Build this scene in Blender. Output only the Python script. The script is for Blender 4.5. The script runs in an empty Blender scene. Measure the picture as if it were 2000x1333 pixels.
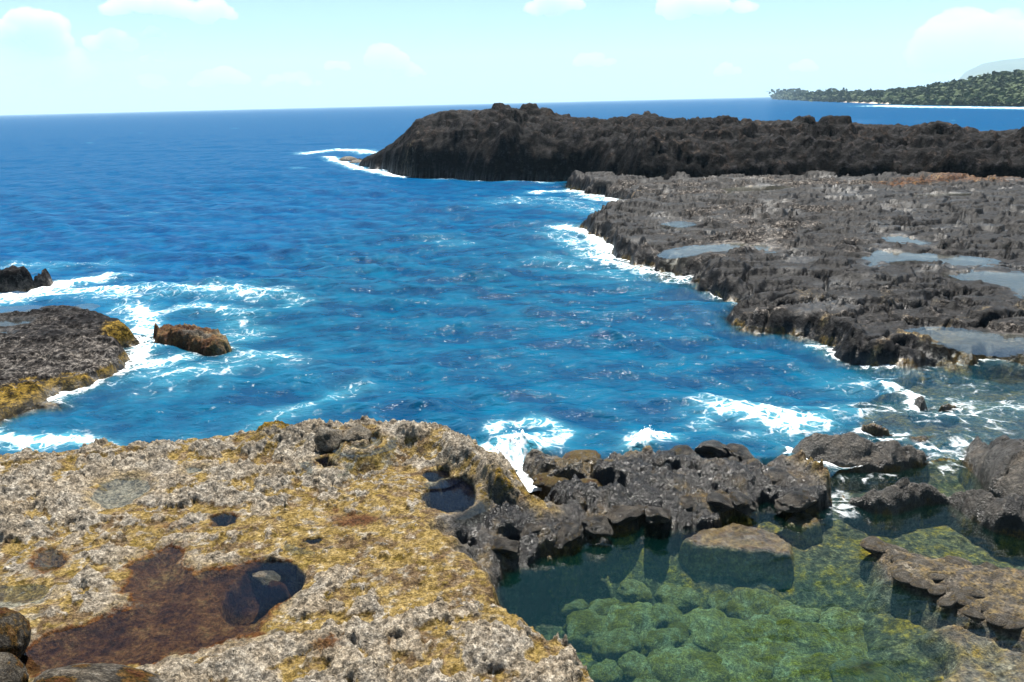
import bpy, bmesh, math, random
import numpy as np
from mathutils import Vector, Matrix

random.seed(7)
RNG = np.random.default_rng(7)
R = math.radians
sc = bpy.context.scene
COL = sc.collection

# ------------------------------------------------------------------ camera
CAM_H = 6.0
FPX = 1555.6                       # focal length in photo pixels (28 mm on 36 mm, 2000 px wide)
PITCH = R(16.66)
ROLL = 0.0235
_f = np.array([0, math.cos(PITCH), -math.sin(PITCH)])
_r = np.array([1.0, 0, 0])
_u = np.array([0, math.sin(PITCH), math.cos(PITCH)])
_r2 = _r * math.cos(ROLL) - _u * math.sin(ROLL)
_u2 = _u * math.cos(ROLL) + _r * math.sin(ROLL)
camd = bpy.data.cameras.new('camera')
cam = bpy.data.objects.new('camera', camd)
COL.objects.link(cam)
camd.lens = 28.0
camd.sensor_width = 36.0
camd.sensor_fit = 'HORIZONTAL'
camd.clip_start = 0.1
camd.clip_end = 90000.0
cam.matrix_world = Matrix(((_r2[0], _u2[0], -_f[0], 0), (_r2[1], _u2[1], -_f[1], 0), (_r2[2], _u2[2], -_f[2], CAM_H), (0, 0, 0, 1)))
sc.camera = cam

# ------------------------------------------------------------------ sky, sun, exposure
SUN_AZ = R(10)                     # to the right of straight ahead
SUN_EL = R(66)
world = bpy.data.worlds.new('World')
sc.world = world
world.use_nodes = True
wn, wl = world.node_tree.nodes, world.node_tree.links
wn.clear()
sky = wn.new('ShaderNodeTexSky')
sky.sky_type = 'NISHITA'
sky.sun_disc = False
sky.sun_elevation = SUN_EL
sky.sun_rotation = SUN_AZ
sky.altitude = 0
sky.air_density = 1.0
sky.dust_density = 0.0
sky.ozone_density = 4.0
bg = wn.new('ShaderNodeBackground')
bg.inputs['Strength'].default_value = 0.058
wo = wn.new('ShaderNodeOutputWorld')
wg = wn.new('ShaderNodeGamma'); wg.inputs[1].default_value = 0.66
wt = wn.new('ShaderNodeMix'); wt.data_type = 'RGBA'; wt.blend_type = 'MULTIPLY'; wt.inputs[0].default_value = 1.0
wt.inputs[7].default_value = (0.64, 0.955, 1.16, 1)
wl.new(sky.outputs[0], wg.inputs[0]); wl.new(wg.outputs[0], wt.inputs[6]); wl.new(wt.outputs[2], bg.inputs[0])
wl.new(bg.outputs[0], wo.inputs[0])

sund = bpy.data.lights.new('sun', 'SUN')
sund.energy = 5.0
sund.angle = R(0.53)
sund.color = (1.0, 0.955, 0.88)
sun = bpy.data.objects.new('sun', sund)
COL.objects.link(sun)
_sd = Vector((math.sin(SUN_AZ) * math.cos(SUN_EL), math.cos(SUN_AZ) * math.cos(SUN_EL), math.sin(SUN_EL)))
sun.rotation_euler = _sd.to_track_quat('Z', 'Y').to_euler()
sun.location = (0, 0, 60)

vs = sc.view_settings
vs.view_transform = 'Standard'
vs.look = 'None'
vs.exposure = 1.45
vs.gamma = 1.0
vs.use_curve_mapping = False
cy = sc.cycles
cy.sample_clamp_indirect = 3.0
cy.sample_clamp_direct = 10.0
cy.max_bounces = 8
cy.transparent_max_bounces = 12
cy.volume_bounces = 1
cy.caustics_reflective = False
cy.caustics_refractive = False

# ------------------------------------------------------------------ pixel -> ground point
def ray(px, py):
    d = _f + (px - 1000.0) / FPX * _r2 + (666.5 - py) / FPX * _u2
    return d
def G(px, py, z=0.0):
    d = ray(px, py)
    t = (z - CAM_H) / d[2]
    return (d[0] * t, d[1] * t)
def at_dist(px, py, dist):
    """point on the sight line of a pixel at a horizontal distance"""
    d = ray(px, py)
    t = dist / math.hypot(d[0], d[1])
    return (d[0] * t, d[1] * t, CAM_H + d[2] * t)
def poly(pts, z=0.0):
    return np.array([G(p[0], p[1], p[2] if len(p) > 2 else z) for p in pts])

# ------------------------------------------------------------------ numpy noise
def _hash2(ix, iy, seed):
    h = (ix.astype(np.int64) * 374761393 + iy.astype(np.int64) * 668265263 + seed * 974634777) & 0xFFFFFFFF
    h = ((h ^ (h >> 13)) * 1274126177) & 0xFFFFFFFF
    return (h ^ (h >> 16)) & 0xFFFFFFFF
def perlin2(x, y, seed=0):
    x0 = np.floor(x); y0 = np.floor(y)
    fx = x - x0; fy = y - y0
    u = fx * fx * fx * (fx * (fx * 6 - 15) + 10)
    v = fy * fy * fy * (fy * (fy * 6 - 15) + 10)
    def g(ix, iy, dx, dy):
        a = _hash2(ix, iy, seed) * (2 * math.pi / 4294967296.0)
        return np.cos(a) * dx + np.sin(a) * dy
    n00 = g(x0, y0, fx, fy); n10 = g(x0 + 1, y0, fx - 1, fy)
    n01 = g(x0, y0 + 1, fx, fy - 1); n11 = g(x0 + 1, y0 + 1, fx - 1, fy - 1)
    a = n00 + u * (n10 - n00); b = n01 + u * (n11 - n01)
    return (a + v * (b - a)) * 1.4
def fbm(x, y, octv=4, seed=0, gain=0.5, lac=2.03):
    s = np.zeros_like(x); a = 1.0; t = 0.0; k = 1.0
    for i in range(octv):
        s += a * perlin2(x * k + 17.3 * i, y * k - 9.1 * i, seed + i)
        t += a; a *= gain; k *= lac
    return s / t
def ridged(x, y, octv=4, seed=0, gain=0.5, lac=2.05):
    s = np.zeros_like(x); a = 1.0; t = 0.0; k = 1.0
    for i in range(octv):
        s += a * (1 - np.abs(perlin2(x * k + 7.7 * i, y * k + 3.1 * i, seed + i)) * 1.6)
        t += a; a *= gain; k *= lac
    return s / t
def worley(x, y, seed=0, jit=0.9):
    """returns F1, F2 and a random value of the nearest cell"""
    x0 = np.floor(x); y0 = np.floor(y)
    f1 = np.full(x.shape, 9.0); f2 = np.full(x.shape, 9.0); cid = np.zeros(x.shape)
    for i in (-1, 0, 1):
        for j in (-1, 0, 1):
            cx = x0 + i; cyy = y0 + j
            h = _hash2(cx, cyy, seed)
            ox = (h & 0xFFFF) / 65536.0; oy = ((h >> 16) & 0xFFFF) / 65536.0
            d = np.hypot(cx + 0.5 + (ox - 0.5) * jit - x, cyy + 0.5 + (oy - 0.5) * jit - y)
            n = d < f1
            f2 = np.where(n, f1, np.minimum(f2, d))
            cid = np.where(n, ox, cid)
            f1 = np.where(n, d, f1)
    return f1, f2, cid
def _hash3(ix, iy, iz, seed):
    h = (ix.astype(np.int64) * 374761393 + iy.astype(np.int64) * 668265263 + iz.astype(np.int64) * 1440662683 + seed * 974634777) & 0xFFFFFFFF
    h = ((h ^ (h >> 13)) * 1274126177) & 0xFFFFFFFF
    return ((h ^ (h >> 16)) & 0xFFFFFFFF) / 4294967296.0
def vnoise3(p, seed=0):
    x, y, z = p[:, 0], p[:, 1], p[:, 2]
    x0 = np.floor(x); y0 = np.floor(y); z0 = np.floor(z)
    fx, fy, fz = x - x0, y - y0, z - z0
    fx = fx * fx * (3 - 2 * fx); fy = fy * fy * (3 - 2 * fy); fz = fz * fz * (3 - 2 * fz)
    def c(i, j, k): return _hash3(x0 + i, y0 + j, z0 + k, seed)
    a = c(0, 0, 0) + fx * (c(1, 0, 0) - c(0, 0, 0)); b = c(0, 1, 0) + fx * (c(1, 1, 0) - c(0, 1, 0))
    d = c(0, 0, 1) + fx * (c(1, 0, 1) - c(0, 0, 1)); e = c(0, 1, 1) + fx * (c(1, 1, 1) - c(0, 1, 1))
    a = a + fy * (b - a); d = d + fy * (e - d)
    return (a + fz * (d - a)) * 2 - 1
def fbm3(p, octv=4, seed=0, gain=0.5):
    s = np.zeros(len(p)); a = 1.0; t = 0; k = 1.0
    for i in range(octv):
        s += a * vnoise3(p * k + 5.3 * i, seed + i); t += a; a *= gain; k *= 2.07
    return s / t
def sstep(a, b, x):
    t = np.clip((x - a) / (b - a), 0, 1)
    return t * t * (3 - 2 * t)
def lerp(a, b, t): return a + (b - a) * t

def poly_sd(x, y, P):
    """signed distance to polygon, positive inside"""
    x = np.asarray(x, float); y = np.asarray(y, float)
    d2 = np.full(x.shape, 1e18); ins = np.zeros(x.shape, bool)
    n = len(P)
    for i in range(n):
        ax, ay = P[i]; bx, by = P[(i + 1) % n]
        ex, ey = bx - ax, by - ay
        wx, wy = x - ax, y - ay
        t = np.clip((wx * ex + wy * ey) / (ex * ex + ey * ey + 1e-12), 0, 1)
        d2 = np.minimum(d2, (wx - ex * t) ** 2 + (wy - ey * t) ** 2)
        if ay != by:
            c = ((ay > y) != (by > y)) & (x < (bx - ax) * (y - ay) / (by - ay) + ax)
            ins ^= c
    d = np.sqrt(d2)
    return np.where(ins, d, -d)
def line_d(x, y, P):
    """distance to an open polyline"""
    d2 = np.full(np.shape(x), 1e18)
    for i in range(len(P) - 1):
        ax, ay = P[i]; bx, by = P[i + 1]
        ex, ey = bx - ax, by - ay
        wx, wy = x - ax, y - ay
        t = np.clip((wx * ex + wy * ey) / (ex * ex + ey * ey + 1e-12), 0, 1)
        d2 = np.minimum(d2, (wx - ex * t) ** 2 + (wy - ey * t) ** 2)
    return np.sqrt(d2)

# ------------------------------------------------------------------ mesh helpers
def tag(o, label=None, cat=None, group=None, kind=None):
    if label: o['label'] = label
    if cat: o['category'] = cat
    if group: o['group'] = group
    if kind: o['kind'] = kind
    return o
def link(name, me, parent=None):
    o = bpy.data.objects.new(name, me)
    COL.objects.link(o)
    if parent is not None: o.parent = parent
    return o
def np_mesh(name, V, F, attrs=None, smooth=True):
    me = bpy.data.meshes.new(name)
    V = np.ascontiguousarray(V, np.float32); F = np.ascontiguousarray(F, np.int32)
    k = F.shape[1]
    me.vertices.add(len(V)); me.vertices.foreach_set('co', V.ravel())
    me.loops.add(F.size); me.loops.foreach_set('vertex_index', F.ravel())
    me.polygons.add(len(F))
    me.polygons.foreach_set('loop_start', np.arange(0, F.size, k, dtype=np.int32))
    me.update(calc_edges=True)
    if smooth: me.polygons.foreach_set('use_smooth', np.ones(len(F), bool))
    for a, v in (attrs or {}).items():
        at = me.attributes.new(a, 'FLOAT', 'POINT')
        at.data.foreach_set('value', np.ascontiguousarray(np.broadcast_to(v, (len(V),)), np.float32).ravel())
    me.validate()
    return me
def grid_mesh(name, X, Y, Z, attrs=None, keep=None):
    """quads over a 2-D array of points; keep is a per-vertex mask, faces with no kept vertex go"""
    r, c = X.shape
    idx = np.arange(r * c).reshape(r, c)
    F = np.stack([idx[:-1, :-1], idx[:-1, 1:], idx[1:, 1:], idx[1:, :-1]], -1).reshape(-1, 4)
    V = np.stack([X, Y, Z], -1).reshape(-1, 3)
    at = {k: v.ravel() for k, v in (attrs or {}).items()}
    if keep is not None:
        kf = keep.ravel()[F].any(1)
        F = F[kf]
        used = np.zeros(len(V), bool); used[F.ravel()] = True
        m = np.cumsum(used) - 1
        F = m[F]; V = V[used]; at = {k: v[used] for k, v in at.items()}
    return np_mesh(name, V, F, at)
def fan(th0, th1, nth, ds):
    """a sheet of points fanning out from below the camera: th in degrees from +Y, ds distances"""
    th = np.radians(np.linspace(th0, th1, nth)) if not isinstance(th0, np.ndarray) else np.radians(th0)
    D, T = np.meshgrid(ds, th, indexing='ij')
    return D * np.sin(T), D * np.cos(T)

# ------------------------------------------------------------------ materials
def nodes_of(name):
    m = bpy.data.materials.new(name); m.use_nodes = True
    n, l = m.node_tree.nodes, m.node_tree.links
    n.clear()
    return m, n, l
class NB:
    """tiny node-building helper"""
    def __init__(s, name):
        s.m, s.n, s.l = nodes_of(name)
        s.out = s.n.new('ShaderNodeOutputMaterial')
        s.tc = s.n.new('ShaderNodeTexCoord').outputs['Object']
    def new(s, t, **kw):
        nd = s.n.new(t)
        for k, v in kw.items(): setattr(nd, k, v)
        return nd
    def put(s, sock, v):
        if isinstance(v, bpy.types.NodeSocket): s.l.new(v, sock)
        elif isinstance(v, tuple) and len(v) == 3 and sock.type == 'RGBA': sock.default_value = v + (1,)
        else: sock.default_value = v
    def attr(s, a):
        nd = s.new('ShaderNodeAttribute', attribute_name=a); return nd.outputs['Fac']
    def noise(s, scale, detail=5, rough=0.55, vec=None, dist=0.0):
        nd = s.new('ShaderNodeTexNoise')
        s.put(nd.inputs['Vector'], vec or s.tc); s.put(nd.inputs['Scale'], scale)
        nd.inputs['Detail'].default_value = detail; nd.inputs['Roughness'].default_value = rough
        nd.inputs['Distortion'].default_value = dist
        return nd.outputs['Fac']
    def noisec(s, scale, detail=2, vec=None):
        nd = s.new('ShaderNodeTexNoise'); s.put(nd.inputs['Vector'], vec or s.tc)
        nd.inputs['Scale'].default_value = scale; nd.inputs['Detail'].default_value = detail
        return nd.outputs['Color']
    def voro(s, scale, feature='F1', vec=None, rnd=1.0):
        nd = s.new('ShaderNodeTexVoronoi', feature=feature)
        s.put(nd.inputs['Vector'], vec or s.tc); nd.inputs['Scale'].default_value = scale
        nd.inputs['Randomness'].default_value = rnd
        return nd.outputs['Distance']
    def math(s, op, a, b=0.0, c=None, clamp=False):
        nd = s.new('ShaderNodeMath', operation=op); nd.use_clamp = clamp
        s.put(nd.inputs[0], a); s.put(nd.inputs[1], b)
        if c is not None: s.put(nd.inputs[2], c)
        return nd.outputs[0]
    def vmath(s, op, a, b):
        nd = s.new('ShaderNodeVectorMath', operation=op)
        s.put(nd.inputs[0], a); s.put(nd.inputs[1], b)
        return nd.outputs[0]
    def mapr(s, v, a, b, c=0.0, d=1.0, smooth=True):
        nd = s.new('ShaderNodeMapRange', interpolation_type='SMOOTHSTEP' if smooth else 'LINEAR')
        s.put(nd.inputs['Value'], v)
        for k, x in zip(('From Min', 'From Max', 'To Min', 'To Max'), (a, b, c, d)): s.put(nd.inputs[k], x)
        return nd.outputs[0]
    def ramp(s, v, stops):
        nd = s.new('ShaderNodeValToRGB'); e = nd.color_ramp.elements
        while len(e) < len(stops): e.new(0.5)
        for el, (p, c) in zip(e, stops): el.position = p; el.color = tuple(c) + (1,)
        s.put(nd.inputs[0], v)
        return nd.outputs[0]
    def mix(s, f, a, b, blend='MIX'):
        nd = s.new('ShaderNodeMix', data_type='RGBA', blend_type=blend)
        s.put(nd.inputs[0], f); s.put(nd.inputs[6], a); s.put(nd.inputs[7], b)
        return nd.outputs[2]
    def bump(s, h, strength=0.5, dist=0.02, normal=None):
        nd = s.new('ShaderNodeBump'); nd.inputs['Strength'].default_value = strength
        s.put(nd.inputs['Distance'], dist); s.put(nd.inputs['Height'], h)
        if normal is not None: s.put(nd.inputs['Normal'], normal)
        return nd.outputs[0]
    def pbr(s, col, rough, normal=None, spec=0.5):
        nd = s.new('ShaderNodeBsdfPrincipled')
        s.put(nd.inputs['Base Color'], col); s.put(nd.inputs['Roughness'], rough)
        nd.inputs['Specular IOR Level'].default_value = spec
        if normal is not None: s.put(nd.inputs['Normal'], normal)
        s.l.new(nd.outputs[0], s.out.inputs[0])
        return nd

# rock: every formation shares the same stone, growths come from attributes of the mesh
def rock_material(name, fine=1.0, warm=(1.0, .93, .83), grey=((0.060, 0.053, 0.045), (0.215, 0.187, 0.150), (0.50, 0.455, 0.38)), lava=((0.002, 0.002, 0.0024), (0.0078, 0.0074, 0.0084), (0.046, 0.044, 0.047)), bstr=1.0, bdist=.09, spk0=.52):
    b = NB(name)
    n1 = b.noise(9.0 * fine, 6, 0.62)
    n2 = b.noise(34.0 * fine, 5, 0.65)
    n3 = b.noise(2.1 * fine, 5, 0.6)
    n12 = b.math('ADD', b.math('MULTIPLY', n1, 0.65), b.math('MULTIPLY', n2, 0.35))
    crust = b.ramp(n12, [(0.33, grey[0]), (0.48, grey[1]), (0.66, grey[2])])
    crust = b.mix(b.mapr(n3, 0.35, 0.65), crust, b.mix(1.0, crust, warm, 'MULTIPLY'))
    dark = b.ramp(n12, [(0.34, lava[0]), (0.52, lava[1]), (0.70, lava[2])])
    ochre = b.ramp(n12, [(0.30, (0.05, 0.030, 0.009)), (0.44, (0.155, 0.105, 0.032)), (0.57, (0.275, 0.195, 0.075)), (0.72, (0.46, 0.38, 0.22))])
    n4 = b.noise(3.3 * fine, 4, 0.6, dist=.6); n5 = b.noise(5.1 * fine, 5, .6, b.vmath('ADD', b.tc, (7.0, 3.0, 1.0)))
    ochre = b.mix(b.mapr(n4, .46, .60, 0, .85), ochre, b.ramp(n12, [(.34, (.035, .022, .014)), (.5, (.105, .068, .042)), (.66, (.22, .17, .12))]))
    ochre = b.mix(b.mapr(n5, .54, .66, 0, .8), ochre, b.ramp(n12, [(.34, (.09, .075, .055)), (.5, (.24, .21, .165)), (.66, (.46, .42, .35))]))
    ochre = b.mix(b.mapr(n5, .44, .34, 0, .8), ochre, b.ramp(n12, [(.34, (.03, .022, .004)), (.5, (.13, .09, .018)), (.66, (.24, .17, .05))]))
    weed = b.ramp(b.math('ADD', b.math('MULTIPLY', n12, .55), b.math('MULTIPLY', n3, .45)), [(0.36, (0.014, 0.006, 0.004)), (0.45, (0.050, 0.019, 0.009)), (0.53, (0.105, 0.047, 0.018)), (.64, (.19, .12, .05))])
    olive = b.ramp(n12, [(0.36, (0.028, 0.021, 0.004)), (0.52, (0.14, 0.09, 0.015)), (0.68, (0.30, 0.19, 0.04))])
    col = b.mix(b.attr('dark'), crust, dark)
    def edge(a, w=0.5, s=.15):   # ragged edge between growths
        return b.mapr(b.math('ADD', b.attr(a), b.math('MULTIPLY', b.math('SUBTRACT', n12, 0.5), w)), .5 - s, .5 + s)
    col = b.mix(edge('ochre', 1.1, .36), col, ochre)
    col = b.mix(edge('olive', 1.3), col, olive)
    col = b.mix(edge('weed', 1.6), col, weed)
    sp = b.mapr(b.noise(21 * fine, 5, .7), .40, .58, spk0, 1.2)  # dark specks: shade of small pits painted into the colour, along with lichen
    sp2 = b.mapr(b.noise(52 * fine, 3, .6, b.vmath('ADD', b.tc, (3.0, 5.0, 9.0))), .36, .54, .74, 1.06)
    spk = b.new('ShaderNodeCombineColor'); q = b.math('MULTIPLY', sp, sp2)
    for i in range(3): b.put(spk.inputs[i], q)
    col = b.mix(1.0, col, spk.outputs[0], 'MULTIPLY')
    wet = b.attr('wet')
    col = b.mix(wet, col, b.mix(1.0, col, (0.52, 0.50, 0.48), 'MULTIPLY'))
    rough = b.mapr(b.math('ADD', wet, b.math('MULTIPLY', b.attr('dark'), .35)), 0, 1.2, 0.88, 0.28, smooth=False)
    hgt = b.math('ADD', b.math('MULTIPLY', n1, 0.7), b.math('MULTIPLY', n2, 0.45))
    nrm = b.bump(hgt, bstr, bdist)
    p = b.pbr(col, rough, nrm, 0.45)
    b.put(p.inputs['Specular IOR Level'], b.mapr(wet, 0, 1, .04, .5, smooth=False))
    return b.m
M_SHELF = rock_material('shore_rock')
M_LAVA = rock_material('lava_rock', 0.55, warm=(1, .97, .94), grey=((0.008, 0.007, 0.008), (0.046, 0.041, 0.038), (0.32, 0.29, 0.26)), bdist=.06, spk0=.2)
M_HEAD = rock_material('headland_lava', 0.22, grey=((0.004, 0.003, 0.003), (0.015, 0.011, 0.009), (0.08, 0.062, 0.052)), lava=((0.0012, 0.0012, 0.0016), (0.0055, 0.0054, 0.0062), (0.045, 0.044, 0.049)), bdist=.13, spk0=.25)

def water_material(name):
    b = NB(name)
    depth, foam, pool, calm = b.attr('depth'), b.attr('foam'), b.attr('pool'), b.attr('calm')
    # turbid body colour seen through the surface, thicker with depth
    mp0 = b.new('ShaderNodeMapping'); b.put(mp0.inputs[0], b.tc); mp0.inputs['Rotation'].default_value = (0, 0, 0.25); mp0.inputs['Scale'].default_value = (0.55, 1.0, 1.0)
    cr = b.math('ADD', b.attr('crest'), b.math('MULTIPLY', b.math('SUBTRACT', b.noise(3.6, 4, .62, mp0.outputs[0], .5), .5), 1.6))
    cr = b.mapr(cr, -.6, .6)      # light through thin crests and dark troughs, put into the body colour
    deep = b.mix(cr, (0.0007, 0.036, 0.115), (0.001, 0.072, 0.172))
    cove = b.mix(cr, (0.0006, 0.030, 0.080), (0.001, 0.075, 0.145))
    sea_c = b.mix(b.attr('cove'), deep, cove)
    body = b.mix(pool, sea_c, (0.003, 0.045, 0.04))
    body = b.mix(b.math('MULTIPLY', foam, .62, clamp=True), body, (0.10, 0.42, 0.50))   # air bubbles under the foam
    dif = b.new('ShaderNodeBsdfDiffuse'); b.put(dif.inputs[0], body)
    tr = b.new('ShaderNodeBsdfTransparent'); b.put(tr.inputs[0], b.mix(b.math('SUBTRACT', 1.0, b.math('POWER', 2.71828, b.math('MULTIPLY', depth, -2.6))), (1.0, 1.0, 1.0), b.mix(pool, (0.66, 0.84, 0.88), (0.60, 0.92, 0.72))))
    k = b.mapr(pool, 0, 1, -1.1, -0.16, smooth=False)
    alpha = b.math('SUBTRACT', 1.0, b.math('POWER', 2.71828, b.math('MULTIPLY', b.math('MAXIMUM', depth, 0.0), k)))
    alpha = b.math('MINIMUM', alpha, 1.0)
    under = b.new('ShaderNodeMixShader'); b.put(under.inputs[0], alpha)
    b.l.new(tr.outputs[0], under.inputs[1]); b.l.new(dif.outputs[0], under.inputs[2])
    # ripples finer than the mesh
    mp = b.new('ShaderNodeMapping'); b.put(mp.inputs[0], b.tc)
    mp.inputs['Rotation'].default_value = (0, 0, 0.25); mp.inputs['Scale'].default_value = (0.6, 1.0, 1.0)
    v = mp.outputs[0]
    w1 = b.noise(3.2, 3, 0.55, v, 0.4); w2 = b.noise(9.0, 2, 0.5, v); w3 = b.noise(0.55, 3, 0.6, v)
    h = b.math('ADD', b.math('MULTIPLY', w1, 0.11), b.math('ADD', b.math('ADD', b.math('MULTIPLY', w2, 0.042), b.math('MULTIPLY', b.noise(27, 2, .5, v), 0.010)), b.math('MULTIPLY', w3, 0.38)))
    h = b.math('MULTIPLY', h, calm)
    nrm = b.bump(h, 1.0, 1.0)
    b.put(dif.inputs['Normal'], nrm)
    gl = b.new('ShaderNodeBsdfGlossy'); gl.inputs['Roughness'].default_value = 0.035; b.put(gl.inputs['Normal'], nrm)
    fr = b.new('ShaderNodeFresnel'); fr.inputs['IOR'].default_value = 1.33; b.put(fr.inputs['Normal'], nrm)
    # a wind-roughened surface never mirrors the sky fully, even at grazing angles
    fr0 = b.math('MAXIMUM', b.math('SUBTRACT', fr.outputs[0], b.mapr(pool, 0, 1, .008, .072, smooth=False)), 0.0)
    fac = b.math('DIVIDE', fr0, b.math('ADD', 1.0, b.math('MULTIPLY', fr0, 2.6)))
    fac = b.math('MULTIPLY', fac, b.mapr(pool, .3, 1, .52, .22, smooth=False))   # much of the glare was cut by a polarising filter
    surf = b.new('ShaderNodeMixShader'); b.put(surf.inputs[0], fac)
    b.l.new(under.outputs[0], surf.inputs[1]); b.l.new(gl.outputs[0], surf.inputs[2])
    # foam: solid where churned, lacy where it thins out
    wv = b.vmath('ADD', b.tc, b.vmath('MULTIPLY', b.vmath('SUBTRACT', b.noisec(1.6, 3), (0.5, 0.5, 0.5)), (0.75, 0.75, 0.0)))
    e1 = b.voro(1.7, 'DISTANCE_TO_EDGE', wv); e2 = b.voro(5.2, 'DISTANCE_TO_EDGE', wv)
    l1 = b.mapr(e1, 0.0, 0.17, 1.0, 0.0); l2 = b.mapr(e2, 0.0, 0.26, 1.0, 0.0)
    lace = b.math('MAXIMUM', l1, b.math('MULTIPLY', l2, 0.8))
    fn = b.noise(3.4, 8, 0.72)
    vv = b.math('SUBTRACT', b.math('MULTIPLY', foam, 1.5), b.math('SUBTRACT', 1.0, lace))
    vv = b.math('ADD', vv, b.math('MULTIPLY', b.math('SUBTRACT', fn, 0.5), 2.4))
    ff = b.mapr(vv, 0.15, 1.25)
    ff = b.math('MULTIPLY', ff, b.mapr(foam, 0.02, 0.16))
    fd = b.new('ShaderNodeBsdfDiffuse'); b.put(fd.inputs[0], (0.80, 0.84, 0.86))
    b.put(fd.inputs['Normal'], b.bump(b.noise(14, 5, 0.7), 0.6, 0.05))
    fin = b.new('ShaderNodeMixShader'); b.put(fin.inputs[0], ff)
    b.l.new(surf.outputs[0], fin.inputs[1]); b.l.new(fd.outputs[0], fin.inputs[2])
    b.l.new(fin.outputs[0], b.out.inputs[0])
    return b.m
M_WATER = water_material('sea_water')

def puddle_material():
    b = NB('puddle_water')
    depth = b.attr('depth')
    tr = b.new('ShaderNodeBsdfTransparent'); b.put(tr.inputs[0], (0.80, 0.84, 0.82))
    dif = b.new('ShaderNodeBsdfDiffuse'); b.put(dif.inputs[0], (0.003, 0.006, 0.018))
    al = b.math('SUBTRACT', 1.0, b.math('POWER', 2.71828, b.math('MULTIPLY', b.math('MAXIMUM', depth, 0.0), -0.45)))
    u = b.new('ShaderNodeMixShader'); b.put(u.inputs[0], al)
    b.l.new(tr.outputs[0], u.inputs[1]); b.l.new(dif.outputs[0], u.inputs[2])
    nrm = b.bump(b.noise(7, 3, 0.5), 0.25, 0.02)
    gl = b.new('ShaderNodeBsdfGlossy'); gl.inputs['Roughness'].default_value = 0.03; b.put(gl.inputs['Normal'], nrm)
    fr = b.new('ShaderNodeFresnel'); fr.inputs['IOR'].default_value = 1.6; b.put(fr.inputs['Normal'], nrm)
    s = b.new('ShaderNodeMixShader'); b.put(s.inputs[0], b.math('MAXIMUM', b.math('SUBTRACT', fr.outputs[0], .04), 0.0))
    b.l.new(u.outputs[0], s.inputs[1]); b.l.new(gl.outputs[0], s.inputs[2]); b.l.new(s.outputs[0], b.out.inputs[0])
    return b.m
M_PUDDLE = puddle_material()

# ================================================================== ROCK FORMATIONS (height functions)
def zero(x): return np.zeros_like(x)
def blob(x, y, px, py, rx, ry, z=0.6):
    """soft patch round a ground point; radii in metres across / along the view"""
    cx, cyy = G(px, py, z)
    return np.exp(-(((x - cx) / rx) ** 2 + ((y - cyy) / ry) ** 2))

# ---- foreground shelf with its tide pools
A_POLY = poly([(-420, 925, .4), (-150, 912, .4), (0, 903, .35), (120, 895, .35), (260, 886, .35), (380, 870, .35), (465, 857, .4), (485, 832, .7), (560, 820, .75), (680, 815, .75),
    (800, 813, .8), (850, 826, .7), (895, 850, .5), (930, 880, .35), (955, 915, .2), (985, 925, .1), (1030, 912, .1), (1062, 878, .35), (1150, 872, .4), (1228, 893, .2), (1268, 880, .3),
    (1340, 847, .6), (1420, 849, .6), (1500, 868, .5), (1528, 890, .3), (1560, 922, .1), (1600, 945, .1), (1618, 975, 0), (1606, 1004, 0), (1560, 1000, 0), (1500, 984, 0), (1450, 1000, 0),
    (1380, 1030, 0), (1320, 1034, 0), (1250, 1026, 0), (1190, 1044, 0), (1110, 1074, 0), (1050, 1094, 0), (990, 1118, 0), (962, 1140, .2), (978, 1190, .42), (1042, 1215, .46), (1088, 1248, .46), (1125, 1285, .46),
    (1170, 1335, .46), (1215, 1400, .46), (1290, 1700, .46), (-900, 1700, 0)])
A_CHANNEL = poly([(985, 880), (1005, 925), (1040, 965), (1060, 985), (1070, 1004)], 0.05)
A_BRANCH = poly([(1045, 958), (1100, 962), (1150, 968), (1210, 973)], 0.1)
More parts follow.
